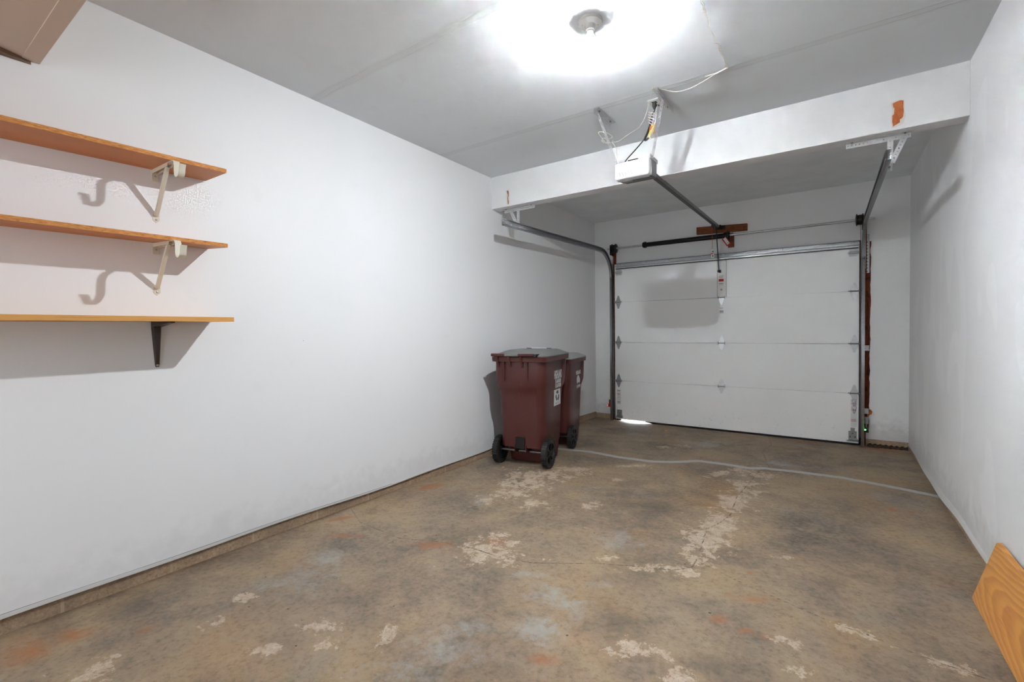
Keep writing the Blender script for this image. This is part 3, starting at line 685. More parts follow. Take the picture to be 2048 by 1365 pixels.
# dark pressed-steel bracket under the lowest shelf
b = MB(); y = 0.888; w0 = 0.021; w1 = 0.010
b.loft([[(XL + 0.001, y - w0, 1.266), (XL + 0.012, y - w0 * .9, 1.262), (XL + 0.012, y + w0 * .9, 1.262), (XL + 0.001, y + w0, 1.266)],
        [(XL + 0.001, y - w0, 1.235), (XL + 0.016, y - w0 * .6, 1.235), (XL + 0.016, y + w0 * .6, 1.235), (XL + 0.001, y + w0, 1.235)],
        [(XL + 0.001, y - w1, 1.055), (XL + 0.006, y - w1 * .6, 1.055), (XL + 0.006, y + w1 * .6, 1.055), (XL + 0.001, y + w1, 1.055)],
        [(XL + 0.001, y - w1 * .7, 1.043), (XL + 0.003, y - w1 * .5, 1.043), (XL + 0.003, y + w1 * .5, 1.043), (XL + 0.001, y + w1 * .7, 1.043)]])
b.loft([[(XL + 0.001, y - w0, 1.240), (XL + 0.001, y - w0, 1.266), (XL + 0.001, y + w0, 1.266), (XL + 0.001, y + w0, 1.240)],
        [(XL + 0.200, y - w1, 1.258), (XL + 0.200, y - w1, 1.2640), (XL + 0.200, y + w1, 1.2640), (XL + 0.200, y + w1, 1.258)]])
br = b.build('bracket', 'brown', s3)
b = MB(); b.lathe([(0.006, 0), (0.006, 0.002), (0.003, 0.004)], (XL + 0.004, y, 1.052), (1, 0, 0), 12); b.build('screw', 'galv', br)

# ------------------------------------------------------------------ ceiling lamp
LX, LY = -0.967, 2.099
t = thing('ceiling_lamp', (LX, LY, ZC), 'lit bare bulb in a white porcelain lampholder on the ceiling', 'lamp')
b = MB(); b.lathe([(0.058, 0), (0.060, -0.006), (0.056, -0.014), (0.040, -0.019), (0.027, -0.022), (0.023, -0.030), (0.021, -0.044), (0.018, -0.046)], (LX, LY, ZC), (0, 0, 1), 40); base = b.build('lampholder', 'porcelain', t)
b = MB()
for a in (0.5, 3.64): b.lathe([(0.004, 0), (0.004, -0.002), (0.002, -0.003)], (LX + 0.036 * math.cos(a), LY + 0.036 * math.sin(a), ZC - 0.0195), (0, 0, 1), 10)
b.build('screw', 'galv', base)
b = MB(); b.lathe([(0.0135, -0.042), (0.0138, -0.052)], (LX, LY, ZC), (0, 0, 1), 24); b.build('bulb_cap', 'porcelain', t)
prof = [(0.0130, -0.052), (0.0145, -0.060), (0.0185, -0.068), (0.0245, -0.077), (0.0290, -0.086), (0.0305, -0.094), (0.0295, -0.103), (0.0260, -0.111), (0.0200, -0.118), (0.0110, -0.1225), (0.001, -0.124)]
b = MB(); b.lathe(prof, (LX, LY, ZC), (0, 0, 1), 24); b.build('bulb', 'bulb', t, angle=80)

# ------------------------------------------------------------------ garage door
FY = 5.985                                        # room-side face of the door
X0, X1 = -2.425, 0.235
gd = thing('garage_door', ((X0 + X1) / 2, FY, fz(6)), 'white embossed sectional overhead door closing the far wall, four wide panels', 'garage door')
ZL = [-0.012, 0.510, 1.028, 1.572, 2.085]
for i in range(4):
    b = MB(); b.box(X0, X1, FY, FY + 0.045, ZL[i] + 0.002, ZL[i + 1] - 0.002)
    b.box(X0 + 0.002, X1 - 0.002, FY + 0.012, FY + 0.04, ZL[i] - 0.004, ZL[i + 1] + 0.002) if i else b.box(X0 + 0.002, X1 - 0.002, FY + 0.012, FY + 0.04, ZL[0] + 0.004, ZL[1] + 0.002)
    b.build('door_panel', 'door', gd, bevel=0.0015)
# rubber seal, worn short at the left corner
b = MB(); P = [(-2.0, -0.010), (X1, -0.010), (X1, -0.042), (-1.4, -0.044), (-1.85, -0.042), (-2.02, -0.018)]
b.prism([(x, FY + 0.002, z) for x, z in P], (0, 0.035, 0)); b.build('bottom_seal', 'seal', gd)
# long strut across the top panel
b = MB(); y0 = FY - 0.055
xa, xb = X0 + 0.03, X1 - 0.01
b.prism([(xa, FY - 0.001, 2.088), (xa, FY - 0.006, 2.088), (xa, FY - 0.010, 2.066), (xa, FY - 0.050, 2.062), (xa, FY - 0.052, 2.044), (xa, FY - 0.046, 2.040), (xa, FY - 0.044, 2.056), (xa, FY - 0.012, 2.060), (xa, FY - 0.012, 2.034), (xa, FY - 0.030, 2.030), (xa, FY - 0.030, 2.022), (xa, FY - 0.001, 2.022)], (xb - xa, 0, 0))
st_ = b.build('strut', 'galv', gd)
b = MB(); b.box(xa, xb, FY - 0.034, FY - 0.001, 2.013, 2.0215); b.build('strut_shade', 'black_metal', st_)  # black strip stands in for shade in the strut's open underside
b = MB()
for x in (-2.34, -1.70, -1.12, -1.04, -0.45, 0.19): b.lathe([(0.006, 0), (0.006, 0.003), (0.003, 0.006)], (x, FY - 0.008, 2.077), (0, -1, 0), 8)
b.build('bolt', 'galv_dk', st_)
# hinges
def hinge(x, z, end=0):
    b = MB(); w = 0.032; h = 0.088; yf = FY - 0.001
    out = [(-w * .22, h), (w * .22, h), (w * .60, h * .62), (w, 0.012), (w, -0.012), (w * .60, -h * .62), (w * .22, -h), (-w * .22, -h), (-w * .60, -h * .62), (-w, -0.012), (-w, 0.012), (-w * .60, h * .62)]
    b.prism([(x + a, yf, z + c) for a, c in out], (0, -0.0025, 0))
    for s in (1, -1):      # pressed ribs
        for k in range(3):
            zz = z + s * (0.022 + 0.017 * k); ww = w * (0.62 - 0.16 * k)
            b.box(x - ww, x + ww, yf - 0.0045, yf - 0.002, zz - 0.0025, zz + 0.0025)
    o = b.build('hinge', 'galv_dk' if end < 0 else 'galv', gd)
    b = MB(); b.cyl((x - 0.040, yf - 0.011, z), (x + 0.040, yf - 0.011, z), 0.006, n=10)
    for s in (-1, 1): b.box(x + s * 0.034 - 0.0015, x + s * 0.034 + 0.0015, yf - 0.020, yf, z - 0.018, z + 0.018)
    b.build('hinge_pin', 'galv_dk', o)
    if end:
        b = MB(); b.cyl((x - 0.055 * 1, yf - 0.020, z + 0.004), (x + end * 0.07, yf - 0.020, z + 0.004), 0.005, n=10) if end > 0 else b.cyl((x + 0.055, yf - 0.020, z + 0.004), (x - 0.05, yf - 0.020, z + 0.004), 0.005, n=10)
        b.build('roller_stem', 'galv_dk', o)
for z in ZL[1:4]:
    hinge(-2.373, z, -1); hinge(-1.083, z); hinge(0.197, z, 1)
# top roller brackets and bottom brackets
for s, x in ((-1, -2.365), (1, 0.185)):
    b = MB(); b.box(x - 0.035, x + 0.035, FY - 0.004, FY - 0.001, 1.935, 2.005); b.box(x - 0.035, x + 0.045, FY - 0.035, FY - 0.002, 1.985, 1.989); b.box(x - 0.035, x + 0.045, FY - 0.035, FY - 0.002, 1.945, 1.949)
    b.cyl((x - 0.045, FY - 0.022, 1.968), (x + 0.05, FY - 0.022, 1.968), 0.009, n=12)
    b.build('top_roller_bracket', 'galv', gd)
    b = MB(); b.box(x - 0.035, x + 0.035, FY - 0.004, FY - 0.001, 0.02, 0.115); b.box(x - 0.018, x + 0.018, FY - 0.005, FY - 0.001, 0.115, 0.150) if s > 0 else None
    b.box(x - 0.05, x + 0.05, FY - 0.035, FY - 0.002, 0.012, 0.016); b.cyl((x - 0.03, FY - 0.024, 0.034), (x + 0.05, FY - 0.024, 0.034), 0.010, n=12)
    o = b.build('bottom_bracket', 'galv_dk', gd)
    b = MB()
    for dx, z in ((-0.02, 0.055), (0.02, 0.055), (0, 0.09)): b.lathe([(0.006, 0), (0.006, 0.004), (0.003, 0.006)], (x + dx, FY - 0.004, z), (0, -1, 0), 6)
    b.build('bolt', 'galv' if s < 0 else 'jamb', o)
# centre stile that carries the opener arm
b = MB(); b.box(-1.128, -1.030, FY - 0.006, FY - 0.001, 1.575, 2.012); stile = b.build('operator_plate', 'white_metal', gd, bevel=0.001)
b = MB(); b.box(-1.131, -1.127, FY - 0.010, FY - 0.001, 1.575, 2.012); b.box(-1.031, -1.027, FY - 0.010, FY - 0.001, 1.575, 2.012); b.build('plate_edge', 'galv_dk', stile)
b = MB(); b.box(-1.118, -1.080, FY - 0.009, FY - 0.005, 1.865, 2.008); b.build('arm_bracket_plate', 'galv', stile)
b = MB(); b.cyl((-1.118, FY - 0.03, 1.885), (-1.084, FY - 0.03, 1.885), 0.014, n=14); b.box(-1.105, -1.085, FY - 0.04, FY - 0.005, 1.865, 1.893); b.build('arm_pivot', 'black_metal', stile)
b = MB()
b.box(-1.110, -1.058, FY - 0.0068, FY - 0.0060, 1.828, 1.831); b.build('warning_line', 'ink', stile)
b = MB(); b.box(-1.112, -1.058, FY - 0.0068, FY - 0.0060, 1.762, 1.792); b.build('red_warning_block', 'red', stile)
for z0 in (1.806, 1.811, 1.735, 1.728):
    pass
b = MB()
for z0, wd in ((1.812, 0.05), (1.734, 0.048)):
    for k in range(6): b.box(-1.110 + k * wd / 6, -1.110 + (k + 0.75) * wd / 6, FY - 0.0068, FY - 0.0060, z0, z0 + 0.006)
b.build('label_print', 'ink', stile)
b = MB(); b.box(-1.108, -1.062, FY - 0.0068, FY - 0.0060, 1.722, 1.725); b.box(-1.106, -1.066, FY - 0.0068, FY - 0.0060, 1.798, 1.801); b.build('label_print', 'pink', stile)
b = MB(); b.lathe([(0.012, 0), (0.012, 0.0006)], (-1.083, FY - 0.0061, 1.665), (0, -1, 0), 14); b.build('label_print', 'grey_ink', stile)
# maker's label under the first hinge: small bars of print
b = MB()
for k in range(4): b.box(-1.103 + 0.008 * k + (0.004 if k else 0), -1.097 + 0.008 * k + 0.003, FY - 0.0008, FY, 1.441, 1.447 + (0.003 if k == 3 else 0))
b.box(-1.105, -1.062, FY - 0.0008, FY, 1.404, 1.413); b.box(-1.105, -1.062, FY - 0.0008, FY, 1.388, 1.394)
b.build('maker_label', 'ink', gd)
# warning label on the lowest panel, left and right
b = MB(); b.box(-2.402, -2.345, FY - 0.0008, FY, 0.19, 0.39); lab = b.build('caution_label', 'decal', gd)
b = MB()
for z in (0.374, 0.322, 0.218): b.box(-2.395, -2.355, FY - 0.0014, FY - 0.0007, z, z + 0.006)
b.build('label_print', 'ink', lab)
b = MB()
for z in (0.362, 0.332, 0.300, 0.280, 0.205): b.box(-2.395, -2.358, FY - 0.0014, FY - 0.0007, z, z + 0.004)
b.build('label_print', 'pink', lab)
b = MB(); b.box(0.168, 0.222, FY - 0.0008, FY, 0.16, 0.45); lab = b.build('caution_label', 'decal', gd)
b = MB()
for z in (0.398, 0.330, 0.232, 0.218): b.box(0.172, 0.214, FY - 0.0014, FY - 0.0007, z, z + 0.005)
b.build('label_print', 'red', lab)
# lift cable pulley links hanging by the lower right hinge
b = MB()
for k, (z, r) in enumerate(((0.432, 0.016), (0.398, 0.017), (0.360, 0.020), (0.326, 0.018))):
    ring = []
    for i in range(15):
        a = 2 * math.pi * i / 14; ring.append((0.194 + r * math.cos(a) * (1 if k % 2 == 0 else 0.5), FY - 0.014 - (0 if k % 2 == 0 else r * 0.5 * math.cos(a)), z + r * 1.15 * math.sin(a)))
    b.tube(ring, 0.0035, 6)
b.build('chain_link', 'galv', gd)

# ------------------------------------------------------------------ door tracks
def track(label, xw, side, with_outer):
    """xw = web side x; side=+1 opens towards +x"""
    t = thing('door_track', (xw, 5.96, fz(6)), label, 'door track')
    path = [(3.446, 2.192), (4.2, 2.207), (5.0, 2.226), (5.45, 2.236)]
    R = 0.34; cy, cz = 5.62, 2.236 - R
    for i in range(0, 13):
        a = math.pi / 2 - math.pi / 2 * i / 12
        path.append((cy + R * math.cos(a), cz + R * math.sin(a)))
    path += [(5.96, 1.0), (5.96, fz(6) + 0.004)]
    prof = [(0.026, 0.022), (0.026, 0.028), (0.0, 0.028), (0.0, -0.028), (0.026, -0.028), (0.026, -0.018)]   # (x from web, offset across the path)
    def sweep(path, name, mat='galv'):
        b = MB(); prev = None
        for i, (y, z) in enumerate(path):
            a = path[max(i - 1, 0)]; c = path[min(i + 1, len(path) - 1)]; dy, dz = c[0] - a[0], c[1] - a[1]; L = math.hypot(dy, dz); ny, nz = -dz / L, dy / L
            row = [b.b.verts.new((xw + side * px, y - ny * -n, z - nz * -n)) for px, n in prof]
            if prev:
                for k in range(len(row) - 1): b.b.faces.new((prev[k], prev[k + 1], row[k + 1], row[k]))
            prev = row
        return b.build(name, mat, t, solid=0.0022)
    split = 18
    hz = sweep(path[:17], 'horizontal_track', 'track'); vt = sweep(path[16:], 'vertical_track', 'track' if side > 0 else 'galv')  # left upright darker than right: uneven light put into the steel tone
    # bolts near the open end
    b = MB()
    for yy in (3.462, 3.52, 3.60):
        b.lathe([(0.006, 0), (0.006, 0.002), (0.003, 0.004)], (xw + side * 0.001, yy, 2.197), (side, 0, 0), 8)
    b.build('bolt', 'zinc', hz)
    # flag bracket on the wall, with slots
    b = MB(); xo = xw - side * 0.002
    b.box(min(xo, xo - side * 0.004), max(xo, xo - side * 0.004), 5.965, YB - 0.004, 1.80, 2.10)
    b.build('flag_bracket', 'galv', t)
    b = MB()
    perforated(b, (xw - side * 0.022, YB - 0.004, 1.76), (xw - side * 0.022, YB - 0.004, 2.16), 0.038, (0, 1, 0), 0.032, 0.005)
    b.build('slotted_plate', 'galv', t)
    for z in ((1.04, 0.96) if side > 0 else (0.955, 0.30)):
        xo = xw - side * 0.044; yc = YB - 0.026 if side < 0 else YB - 0.006
        b = MB(); b.box(min(xo, xw), max(xo, xw), yc - 0.003, yc, z, z + 0.055); b.box(xw - 0.0015, xw + 0.0015, 5.985, yc, z + 0.005, z + 0.05)
        b.box(min(xo, xo + side * 0.006), max(xo, xo + side * 0.006), yc - 0.003, YB - 0.001, z + 0.001, z + 0.054)
        b.lathe([(0.007, 0), (0.007, 0.004)], (xw - side * 0.022, yc - 0.003, z + 0.028), (0, -1, 0), 8)
        b.build('jamb_clip', 'galv', t)
    return t
tL = track('left steel track of the overhead door, curving along the left wall under the beam', -2.474, 1, True)
tR = track('right steel track of the overhead door, beside the bare wood strip', 0.279, -1, True)
def hanger(t, xa, xb, xf, xd, y=3.742):
    b = MB()
    perforated(b, (xa, y, ZS - 0.016), (xb, y, ZS - 0.016), 0.032, (0, 1, 0))                         # hanging flange
    perforated(b, (xa, y - 0.020, ZS - 0.002), (xb, y - 0.020, ZS - 0.002), 0.038, (0, 0, 1))          # flange screwed to the beam
    o = b.build('perforated_angle', 'zinc', t)
    b = MB()
    perforated(b, (xf + (0.006 if xf > 0 else -0.0), y - 0.003, ZS - 0.004), (xf, y - 0.003, 2.172), 0.030, (0, 1, 0))
    b.build('hanger_strap', 'zinc', o)
    b = MB()
    perforated(b, (xd, y - 0.006, ZS - 0.006), (xf + (0.012 if xd > xf else -0.012), y - 0.006, 2.22), 0.030, (0, 1, 0))
    b.build('hanger_strap', 'zinc', o)
    b = MB(); b.lathe([(0.007, 0), (0.007, 0.004), (0.004, 0.007)], (xf, y - 0.008, 2.195), (0, -1, 0), 8)
    for dx in (xa + 0.03, xb - 0.03): b.lathe([(0.007, 0), (0.007, 0.004), (0.004, 0.007)], (dx, y - 0.020, ZS - 0.003), (0, 0, -1), 8)
    b.build('bolt', 'galv_dk', o)
hanger(tR, 0.073, 0.395, 0.292, 0.372)
hanger(tL, -2.649, -2.302, -2.488, -2.580)

# bare wood jamb strips beside the door
b = MB(); P = []
zs = [0.10 + i * 0.0405 for i in range(50)]
random.seed(2)
for z in zs: P.append((0.296, z))
Q = [(0.330 + random.uniform(-0.004, 0.004) - 0.010 * max(0, (1.2 - z) / 1.2), z) for z in zs[::-1]]
b.prism([(x, YB - 0.0015, z) for x, z in P + Q], (0, -0.002, 0)); b.box(0.262, 0.296, YB - 0.02, YB, fz(6), 2.30); struct(b.build('trim_4', 'jamb'))
b = MB(); b.box(-2.462, -2.425, YB - 0.018, YB, fz(6), 2.26); struct(b.build('trim_5', 'jamb'))
b = MB(); pts = [(0.31, 0.33), (0.335, 0.345), (0.352, 0.325), (0.345, 0.295), (0.328, 0.285), (0.316, 0.262), (0.306, 0.25)]
b.prism([(x, YB - 0.001, z) for x, z in pts], (0, -0.004, 0)); struct(b.build('trim_6', 'bare'))
b = MB(); pts = [(0.345, 0.335), (0.362, 0.318), (0.372, 0.285), (0.352, 0.288), (0.356, 0.30), (0.351, 0.322)]
b.prism([(x, YB - 0.004, z) for x, z in pts], (0, -0.006, 0)); struct(b.build('trim_7', 'torn'))

# ------------------------------------------------------------------ torsion spring shaft
SY = YB - 0.09; SZ = 2.298
def shz(x): return SZ + 0.002 * (x + 1.1)
t = thing('torsion_spring_shaft', (-1.08, SY, SZ), 'steel torsion shaft with black spring above the overhead door', 'torsion spring')
b = MB(); b.cyl((-2.515, SY, shz(-2.515)), (0.357, SY, shz(0.357)), 0.0125, n=14); b.build('shaft', 'galv', t)
# spring: real coil
b = MB(); pts = []; turns = 118; xA, xB = -1.985, -1.045
core = MB(); core.cyl((xA, SY, SZ), (xB, SY, SZ), 0.0275, n=16)
for i in range(turns * 10 + 1):
    a = 2 * math.pi * i / 10; x = xA + (xB - xA) * i / (turns * 10)
    pts.append((x, SY + 0.026 * math.cos(a), SZ + 0.026 * math.sin(a)))
b.tube(pts, 0.0041, 5); sp = b.build('spring', 'black_metal', t); core.build('spring_core', 'black_metal', t)
for x, r in ((xA - 0.012, 0.040), (xB + 0.012, 0.036)):
    b = MB(); b.lathe([(0.020, -0.03), (r * 0.8, -0.028), (r, -0.012), (r, 0.014), (0.028, 0.02)], (x, SY, SZ), (1, 0, 0), 18); b.build('spring_cone', 'black_metal', t)
for s, x in ((-1, -2.425), (1, 0.238)):
    b = MB(); b.lathe([(0.030, -0.035), (0.060, -0.03), (0.062, -0.022), (0.050, -0.018), (0.052, 0.018), (0.062, 0.022), (0.060, 0.03), (0.03, 0.034)], (x + s * -0.005, SY, shz(x)), (1, 0, 0), 24); b.build('cable_drum', 'black_metal', t)
    b = MB(); xp = x + s * 0.038; b.box(xp - 0.0015, xp + 0.0015, SY - 0.045, YB - 0.002, SZ - 0.09, SZ + 0.045); b.box(xp - 0.02, xp + 0.02, YB - 0.006, YB - 0.002, SZ - 0.09, SZ + 0.06); b.build('end_bearing_plate', 'black_metal', t)
    b = MB(); b.tube([(x, SY - 0.05, SZ), (x + s * 0.012, 5.978, 1.2), (x + s * 0.012, 5.978, 0.03)], 0.0018, 5); b.build('lift_cable', 'black_metal', t)
b = MB(); b.box(-1.012, -1.004, SY - 0.035, YB - 0.004, SZ - 0.05, SZ + 0.05); b.box(-1.02, -0.965, YB - 0.008, YB - 0.002, SZ - 0.10, SZ + 0.036)
b.cyl((-1.03, SY, SZ), (-0.985, SY, SZ), 0.032, n=16); b.build('centre_bracket', 'black_metal', t)
b = MB(); b.box(-1.02, -0.955, YB - 0.022, YB - 0.001, 2.165, 2.30); b.build('wood_block', 'header_wood', t)
# red and white caution tag hanging off the centre bracket
a = math.radians(32); d = Vector((math.sin(a), 0, -math.cos(a))); n = Vector((math.cos(a), 0, math.sin(a))); o = Vector((-1.045, SY - 0.045, 2.262))
M3 = Matrix((n, Vector((0, 1, 0)), d)).transposed()
b = MB(); b.obox(o + d * 0.05, (0.050, 0.0012, 0.105), M3); tg = b.build('caution_tag', 'red_tag', t)
b = MB(); b.obox(o + d * 0.046 + n * 0.004 + Vector((0, -0.0012, 0)), (0.030, 0.0012, 0.085), M3); b.build('tag_face', 'decal', tg)
b = MB(); b.obox(o + d * 0.074 + n * 0.006 + Vector((0, -0.0022, 0)), (0.008, 0.001, 0.008), M3); b.build('tag_mark', 'ink', tg)

# ------------------------------------------------------------------ wooden header board
b = MB(); b.hexa([(-1.372, YB - 0.042, 2.361), (-0.812, YB - 0.042, 2.340), (-0.812, YB - 0.001, 2.340), (-1.372, YB - 0.001, 2.361), (-1.372, YB - 0.042, 2.449), (-0.812, YB - 0.042, 2.421), (-0.812, YB - 0.001, 2.421), (-1.372, YB - 0.001, 2.449)])
tag(b.build('header_board', 'header_wood', bevel=0.003), 'brown wooden plank on the far wall holding the end of the opener rail', 'plank')

# ------------------------------------------------------------------ opener
OX0, OX1, OY0, OY1, OZ0, OZ1 = -1.243, -1.002, 3.075, 3.235, 2.236, 2.352
op = thing('garage_door_opener', ((OX0 + OX1) / 2, OY0 + 0.08, ZC), 'white ceiling-hung garage door opener with a long black rail to the door', 'garage door opener')
def rsec(y, x0, x1, z0, z1, r, n=5):
    pts = []
    for cx, cz, a0 in ((x1 - r, z1 - r, 0), (x0 + r, z1 - r, 90), (x0 + r, z0 + r, 180), (x1 - r, z0 + r, 270)):
        for i in range(n + 1):
            a = math.radians(a0 + 90 * i / n); pts.append((cx + r * math.cos(a), y, cz + r * math.sin(a)))
    return pts
b = MB()
b.loft([rsec(OY0, OX0 + 0.012, OX1 - 0.010, OZ0 + 0.016, OZ1 - 0.012, 0.016), rsec(OY0 + 0.004, OX0 + 0.004, OX1 - 0.003, OZ0 + 0.006, OZ1 - 0.004, 0.018),
        rsec(OY0 + 0.014, OX0, OX1, OZ0, OZ1, 0.018), rsec(OY0 + 0.052, OX0, OX1, OZ0 - 0.002, OZ1, 0.016)])
cover = b.build('front_cover', 'opener', op, angle=50)
b = MB()
for i in range(9):
    x = OX0 + 0.035 + i * 0.0205; b.bar((x, OY0 - 0.0005, OZ0 + 0.048), (x + 0.010, OY0 - 0.0005, OZ0 + 0.020), 0.003, 0.003, (0, 1, 0))
b.build('vent_slot', 'dark', cover)
b = MB(); b.loft([rsec(OY0 + 0.052, OX0 + 0.004, OX1 + 0.002, OZ0 + 0.004, OZ1 + 0.004, 0.006, 2), rsec(OY1, OX0 + 0.004, OX1 + 0.002, OZ0 + 0.016, OZ1 + 0.004, 0.006, 2)]); b.build('chassis', 'chassis', op)
b = MB(); b.loft([[(OX0 + 0.03, OY0 + 0.045, OZ0 - 0.001), (OX1 - 0.004, OY0 + 0.045, OZ0 - 0.001), (OX1 - 0.004, OY1, OZ0 + 0.010), (OX0 + 0.03, OY1, OZ0 + 0.010)],
        [(OX0 + 0.03, OY0 + 0.045, OZ0 + 0.010), (OX1 - 0.004, OY0 + 0.045, OZ0 + 0.010), (OX1 - 0.004, OY1, OZ0 + 0.02), (OX0 + 0.03, OY1, OZ0 + 0.02)]]); bp = b.build('underside_panel', 'black_pl', op)
b = MB(); b.box(OX0 + 0.04, OX0 + 0.10, OY0 + 0.06, OY0 + 0.085, OZ0 - 0.004, OZ0 + 0.002); b.build('light_lens', 'chassis', bp)
b = MB(); b.box(OX0 + 0.085, OX0 + 0.155, OY0 + 0.03, OY0 + 0.06, OZ1, OZ1 + 0.014); b.build('top_clip', 'dark', op)
# mounting rail tabs with holes on top of the chassis
b = MB(); perforated(b, (OX1 + 0.006, OY0 + 0.01, OZ1 + 0.006), (OX1 + 0.006, OY1 + 0.01, OZ1 + 0.006), 0.024, (1, 0, 0), 0.03); perforated(b, (OX0 - 0.002, OY0 + 0.03, OZ1 + 0.006), (OX0 - 0.002, OY1, OZ1 + 0.006), 0.024, (1, 0, 0), 0.03); b.build('mounting_tab', 'zinc', op)
# rail
b = MB(); ry0, ry1 = OY0 + 0.09, YB - 0.035; rz0, rz1 = 2.352, 2.398
P = [(-1.137, -0.0), (-1.103, -0.0)]
b.hexa([(-1.137, ry0, rz0), (-1.105, ry0, rz0), (-1.105, ry1, rz1), (-1.137, ry1, rz1), (-1.137, ry0, rz0 + 0.005), (-1.105, ry0, rz0 + 0.005), (-1.105, ry1, rz1 + 0.005), (-1.137, ry1, rz1 + 0.005)])
rail = b.build('rail', 'rail', op)
b = MB(); b.hexa([(-1.134, ry0, rz0 + 0.004), (-1.1045, ry0, rz0 + 0.004), (-1.1045, ry1, rz1 + 0.004), (-1.134, ry1, rz1 + 0.004), (-1.134, ry0, rz0 + 0.034), (-1.1045, ry0, rz0 + 0.034), (-1.1045, ry1, rz1 + 0.034), (-1.134, ry1, rz1 + 0.034)]); b.build('rail_web', 'galv_dk', rail)
b = MB(); b.box(-1.15, -1.09, ry1 - 0.03, YB - 0.043, rz1 - 0.012, rz1 + 0.04); b.box(-1.10, -1.045, YB - 0.050, YB - 0.043, rz1 - 0.015, rz1 + 0.03); b.build('header_bracket', 'black_metal', op)
# trolley, arm and release
b = MB(); b.box(-1.145, -1.097, 5.72, 5.86, 2.372, 2.392); trolley = b.build('trolley', 'black_pl', op)
b = MB(); b.tube([(-1.108, 5.80, 2.38), (-1.107, 5.86, 2.20), (-1.106, FY - 0.03, 1.89)], 0.006, 6); b.bar((-1.108, 5.80, 2.38), (-1.106, FY - 0.032, 1.885), 0.022, 0.004, (1, 0, 0)); b.build('door_arm', 'black_metal', op)
cx, cy_ = -1.145, 5.78
b = MB(); b.tube([(cx, cy_, 2.378), (cx + 0.001, cy_, 2.22), (cx, cy_, 2.125)], 0.0022, 6); rc = b.build('release_cord', 'red_cord', op)
b = MB(); b.box(cx - 0.012, cx + 0.020, cy_ - 0.003, cy_ + 0.003, 2.02, 2.125); b.lathe([(0.010, 0), (0.012, 0.006), (0.008, 0.014)], (cx, cy_, 2.122), (0, 0, 1), 12); hd = b.build('release_handle', 'decal', rc, bevel=0.002)
b = MB(); b.box(cx - 0.02, cx + 0.012, cy_ - 0.005, cy_ - 0.003, 2.068, 2.078); b.build('handle_print', 'red', hd)
b = MB(); b.box(cx + 0.002, cx + 0.014, cy_ - 0.005, cy_ - 0.003, 2.088, 2.104); b.box(cx + 0.002, cx + 0.012, cy_ - 0.005, cy_ - 0.003, 2.035, 2.055); b.build('handle_print', 'ink', hd)
# ceiling angle irons and the two straps
for x, y0, y1, xs in ((-1.307, 2.925, 3.215, OX0 + 0.0), (-0.905, 2.90, 3.235, OX1 + 0.006)):
    b = MB(); perforated(b, (x, y0, ZC - 0.003), (x, y1, ZC - 0.003), 0.036, (0, 0, 1), 0.022, 0.005); s = 1 if x > -1.1 else -1
    perforated(b, (x + s * 0.018, y0, ZC - 0.020), (x + s * 0.018, y1, ZC - 0.020), 0.034, (1, 0, 0), 0.022, 0.005)
    an = b.build('ceiling_angle', 'zinc', op)
    b = MB()
    for yy in (y0 + 0.05, y1 - 0.05): b.lathe([(0.008, 0), (0.008, 0.005), (0.004, 0.009)], (x, yy, ZC - 0.004), (0, 0, -1), 8)
    b.build('bolt', 'galv_dk', an)
    b = MB(); ye = OY0 + 0.055
    perforated(b, (x + s * 0.016, 2.985 if s < 0 else 3.02, ZC - 0.015), (xs, ye, OZ1 + 0.004), 0.026, (0.5, 0.75, 0.1), 0.022, 0.0048); b.build('hanger_strap', 'zinc', op)

# outlet box on the ceiling with a black plug
t = thing('ceiling_outlet', (-0.945, 3.085, ZC), 'white outlet plate on the ceiling beside the right opener strap', 'outlet')
b = MB(); b.box(-0.995, -0.925, 3.03, 3.15, ZC - 0.010, ZC - 0.0005); b.build('plate', 'porcelain', t, bevel=0.003)
b = MB()
for yy in (3.065, 3.115): b.box(-0.975, -0.945, yy - 0.014, yy + 0.014, ZC - 0.012, ZC - 0.009)
b.build('socket', 'dark', t)
t = thing('power_cord', (-0.95, 3.075, 2.62), 'black power cord of the opener, bundled and plugged into the ceiling outlet', 'cord')
b = MB(); b.lathe([(0.013, 0), (0.014, -0.02), (0.007, -0.042)], (-0.960, 3.065, ZC - 0.012), (0, 0, 1), 12); b.build('plug', 'cord', t)
b = MB(); b.tube(smooth([(-0.96, 3.065, 2.65), (-0.958, 3.06, 2.63), (-0.972, 3.05, 2.60), (-0.982, 3.05, 2.55), (-0.995, 3.05, 2.50), (-1.03, 3.06, 2.46), (-1.09, 3.075, 2.415), (-1.15, 3.09, 2.375), (-1.185, 3.11, 2.352)]), 0.004, 8)
for k in range(4):   # looped slack tied up in a bundle
    dx = 0.006 * (k % 2) - 0.004; dy = 0.006 * (k // 2)
    b.tube(smooth([(-0.970 + dx, 3.048 + dy, 2.60), (-0.980 + dx, 3.046 + dy, 2.55), (-0.997 + dx, 3.046 + dy, 2.50), (-1.018 + dx, 3.05 + dy, 2.462), (-1.012 + dx, 3.046 + dy, 2.448), (-0.996 + dx, 3.05 + dy, 2.462)]), 0.0038, 6)
b.build('cable', 'cord', t)
t = thing('wire_bundle', (-0.98, 3.06, 2.52), 'yellow and orange wire ends wrapped in white cord beside the black cord', 'wire')
b = MB(); b.tube(smooth([(-0.972, 3.05, 2.535), (-0.984, 3.05, 2.50), (-0.992, 3.055, 2.465)]), 0.006, 8); b.build('yellow_cable', 'yellow', t)
b = MB(); b.tube(smooth([(-0.957, 3.05, 2.545), (-0.960, 3.05, 2.51), (-0.966, 3.055, 2.48)]), 0.005, 8); b.build('yellow_cable', 'yellow', t)
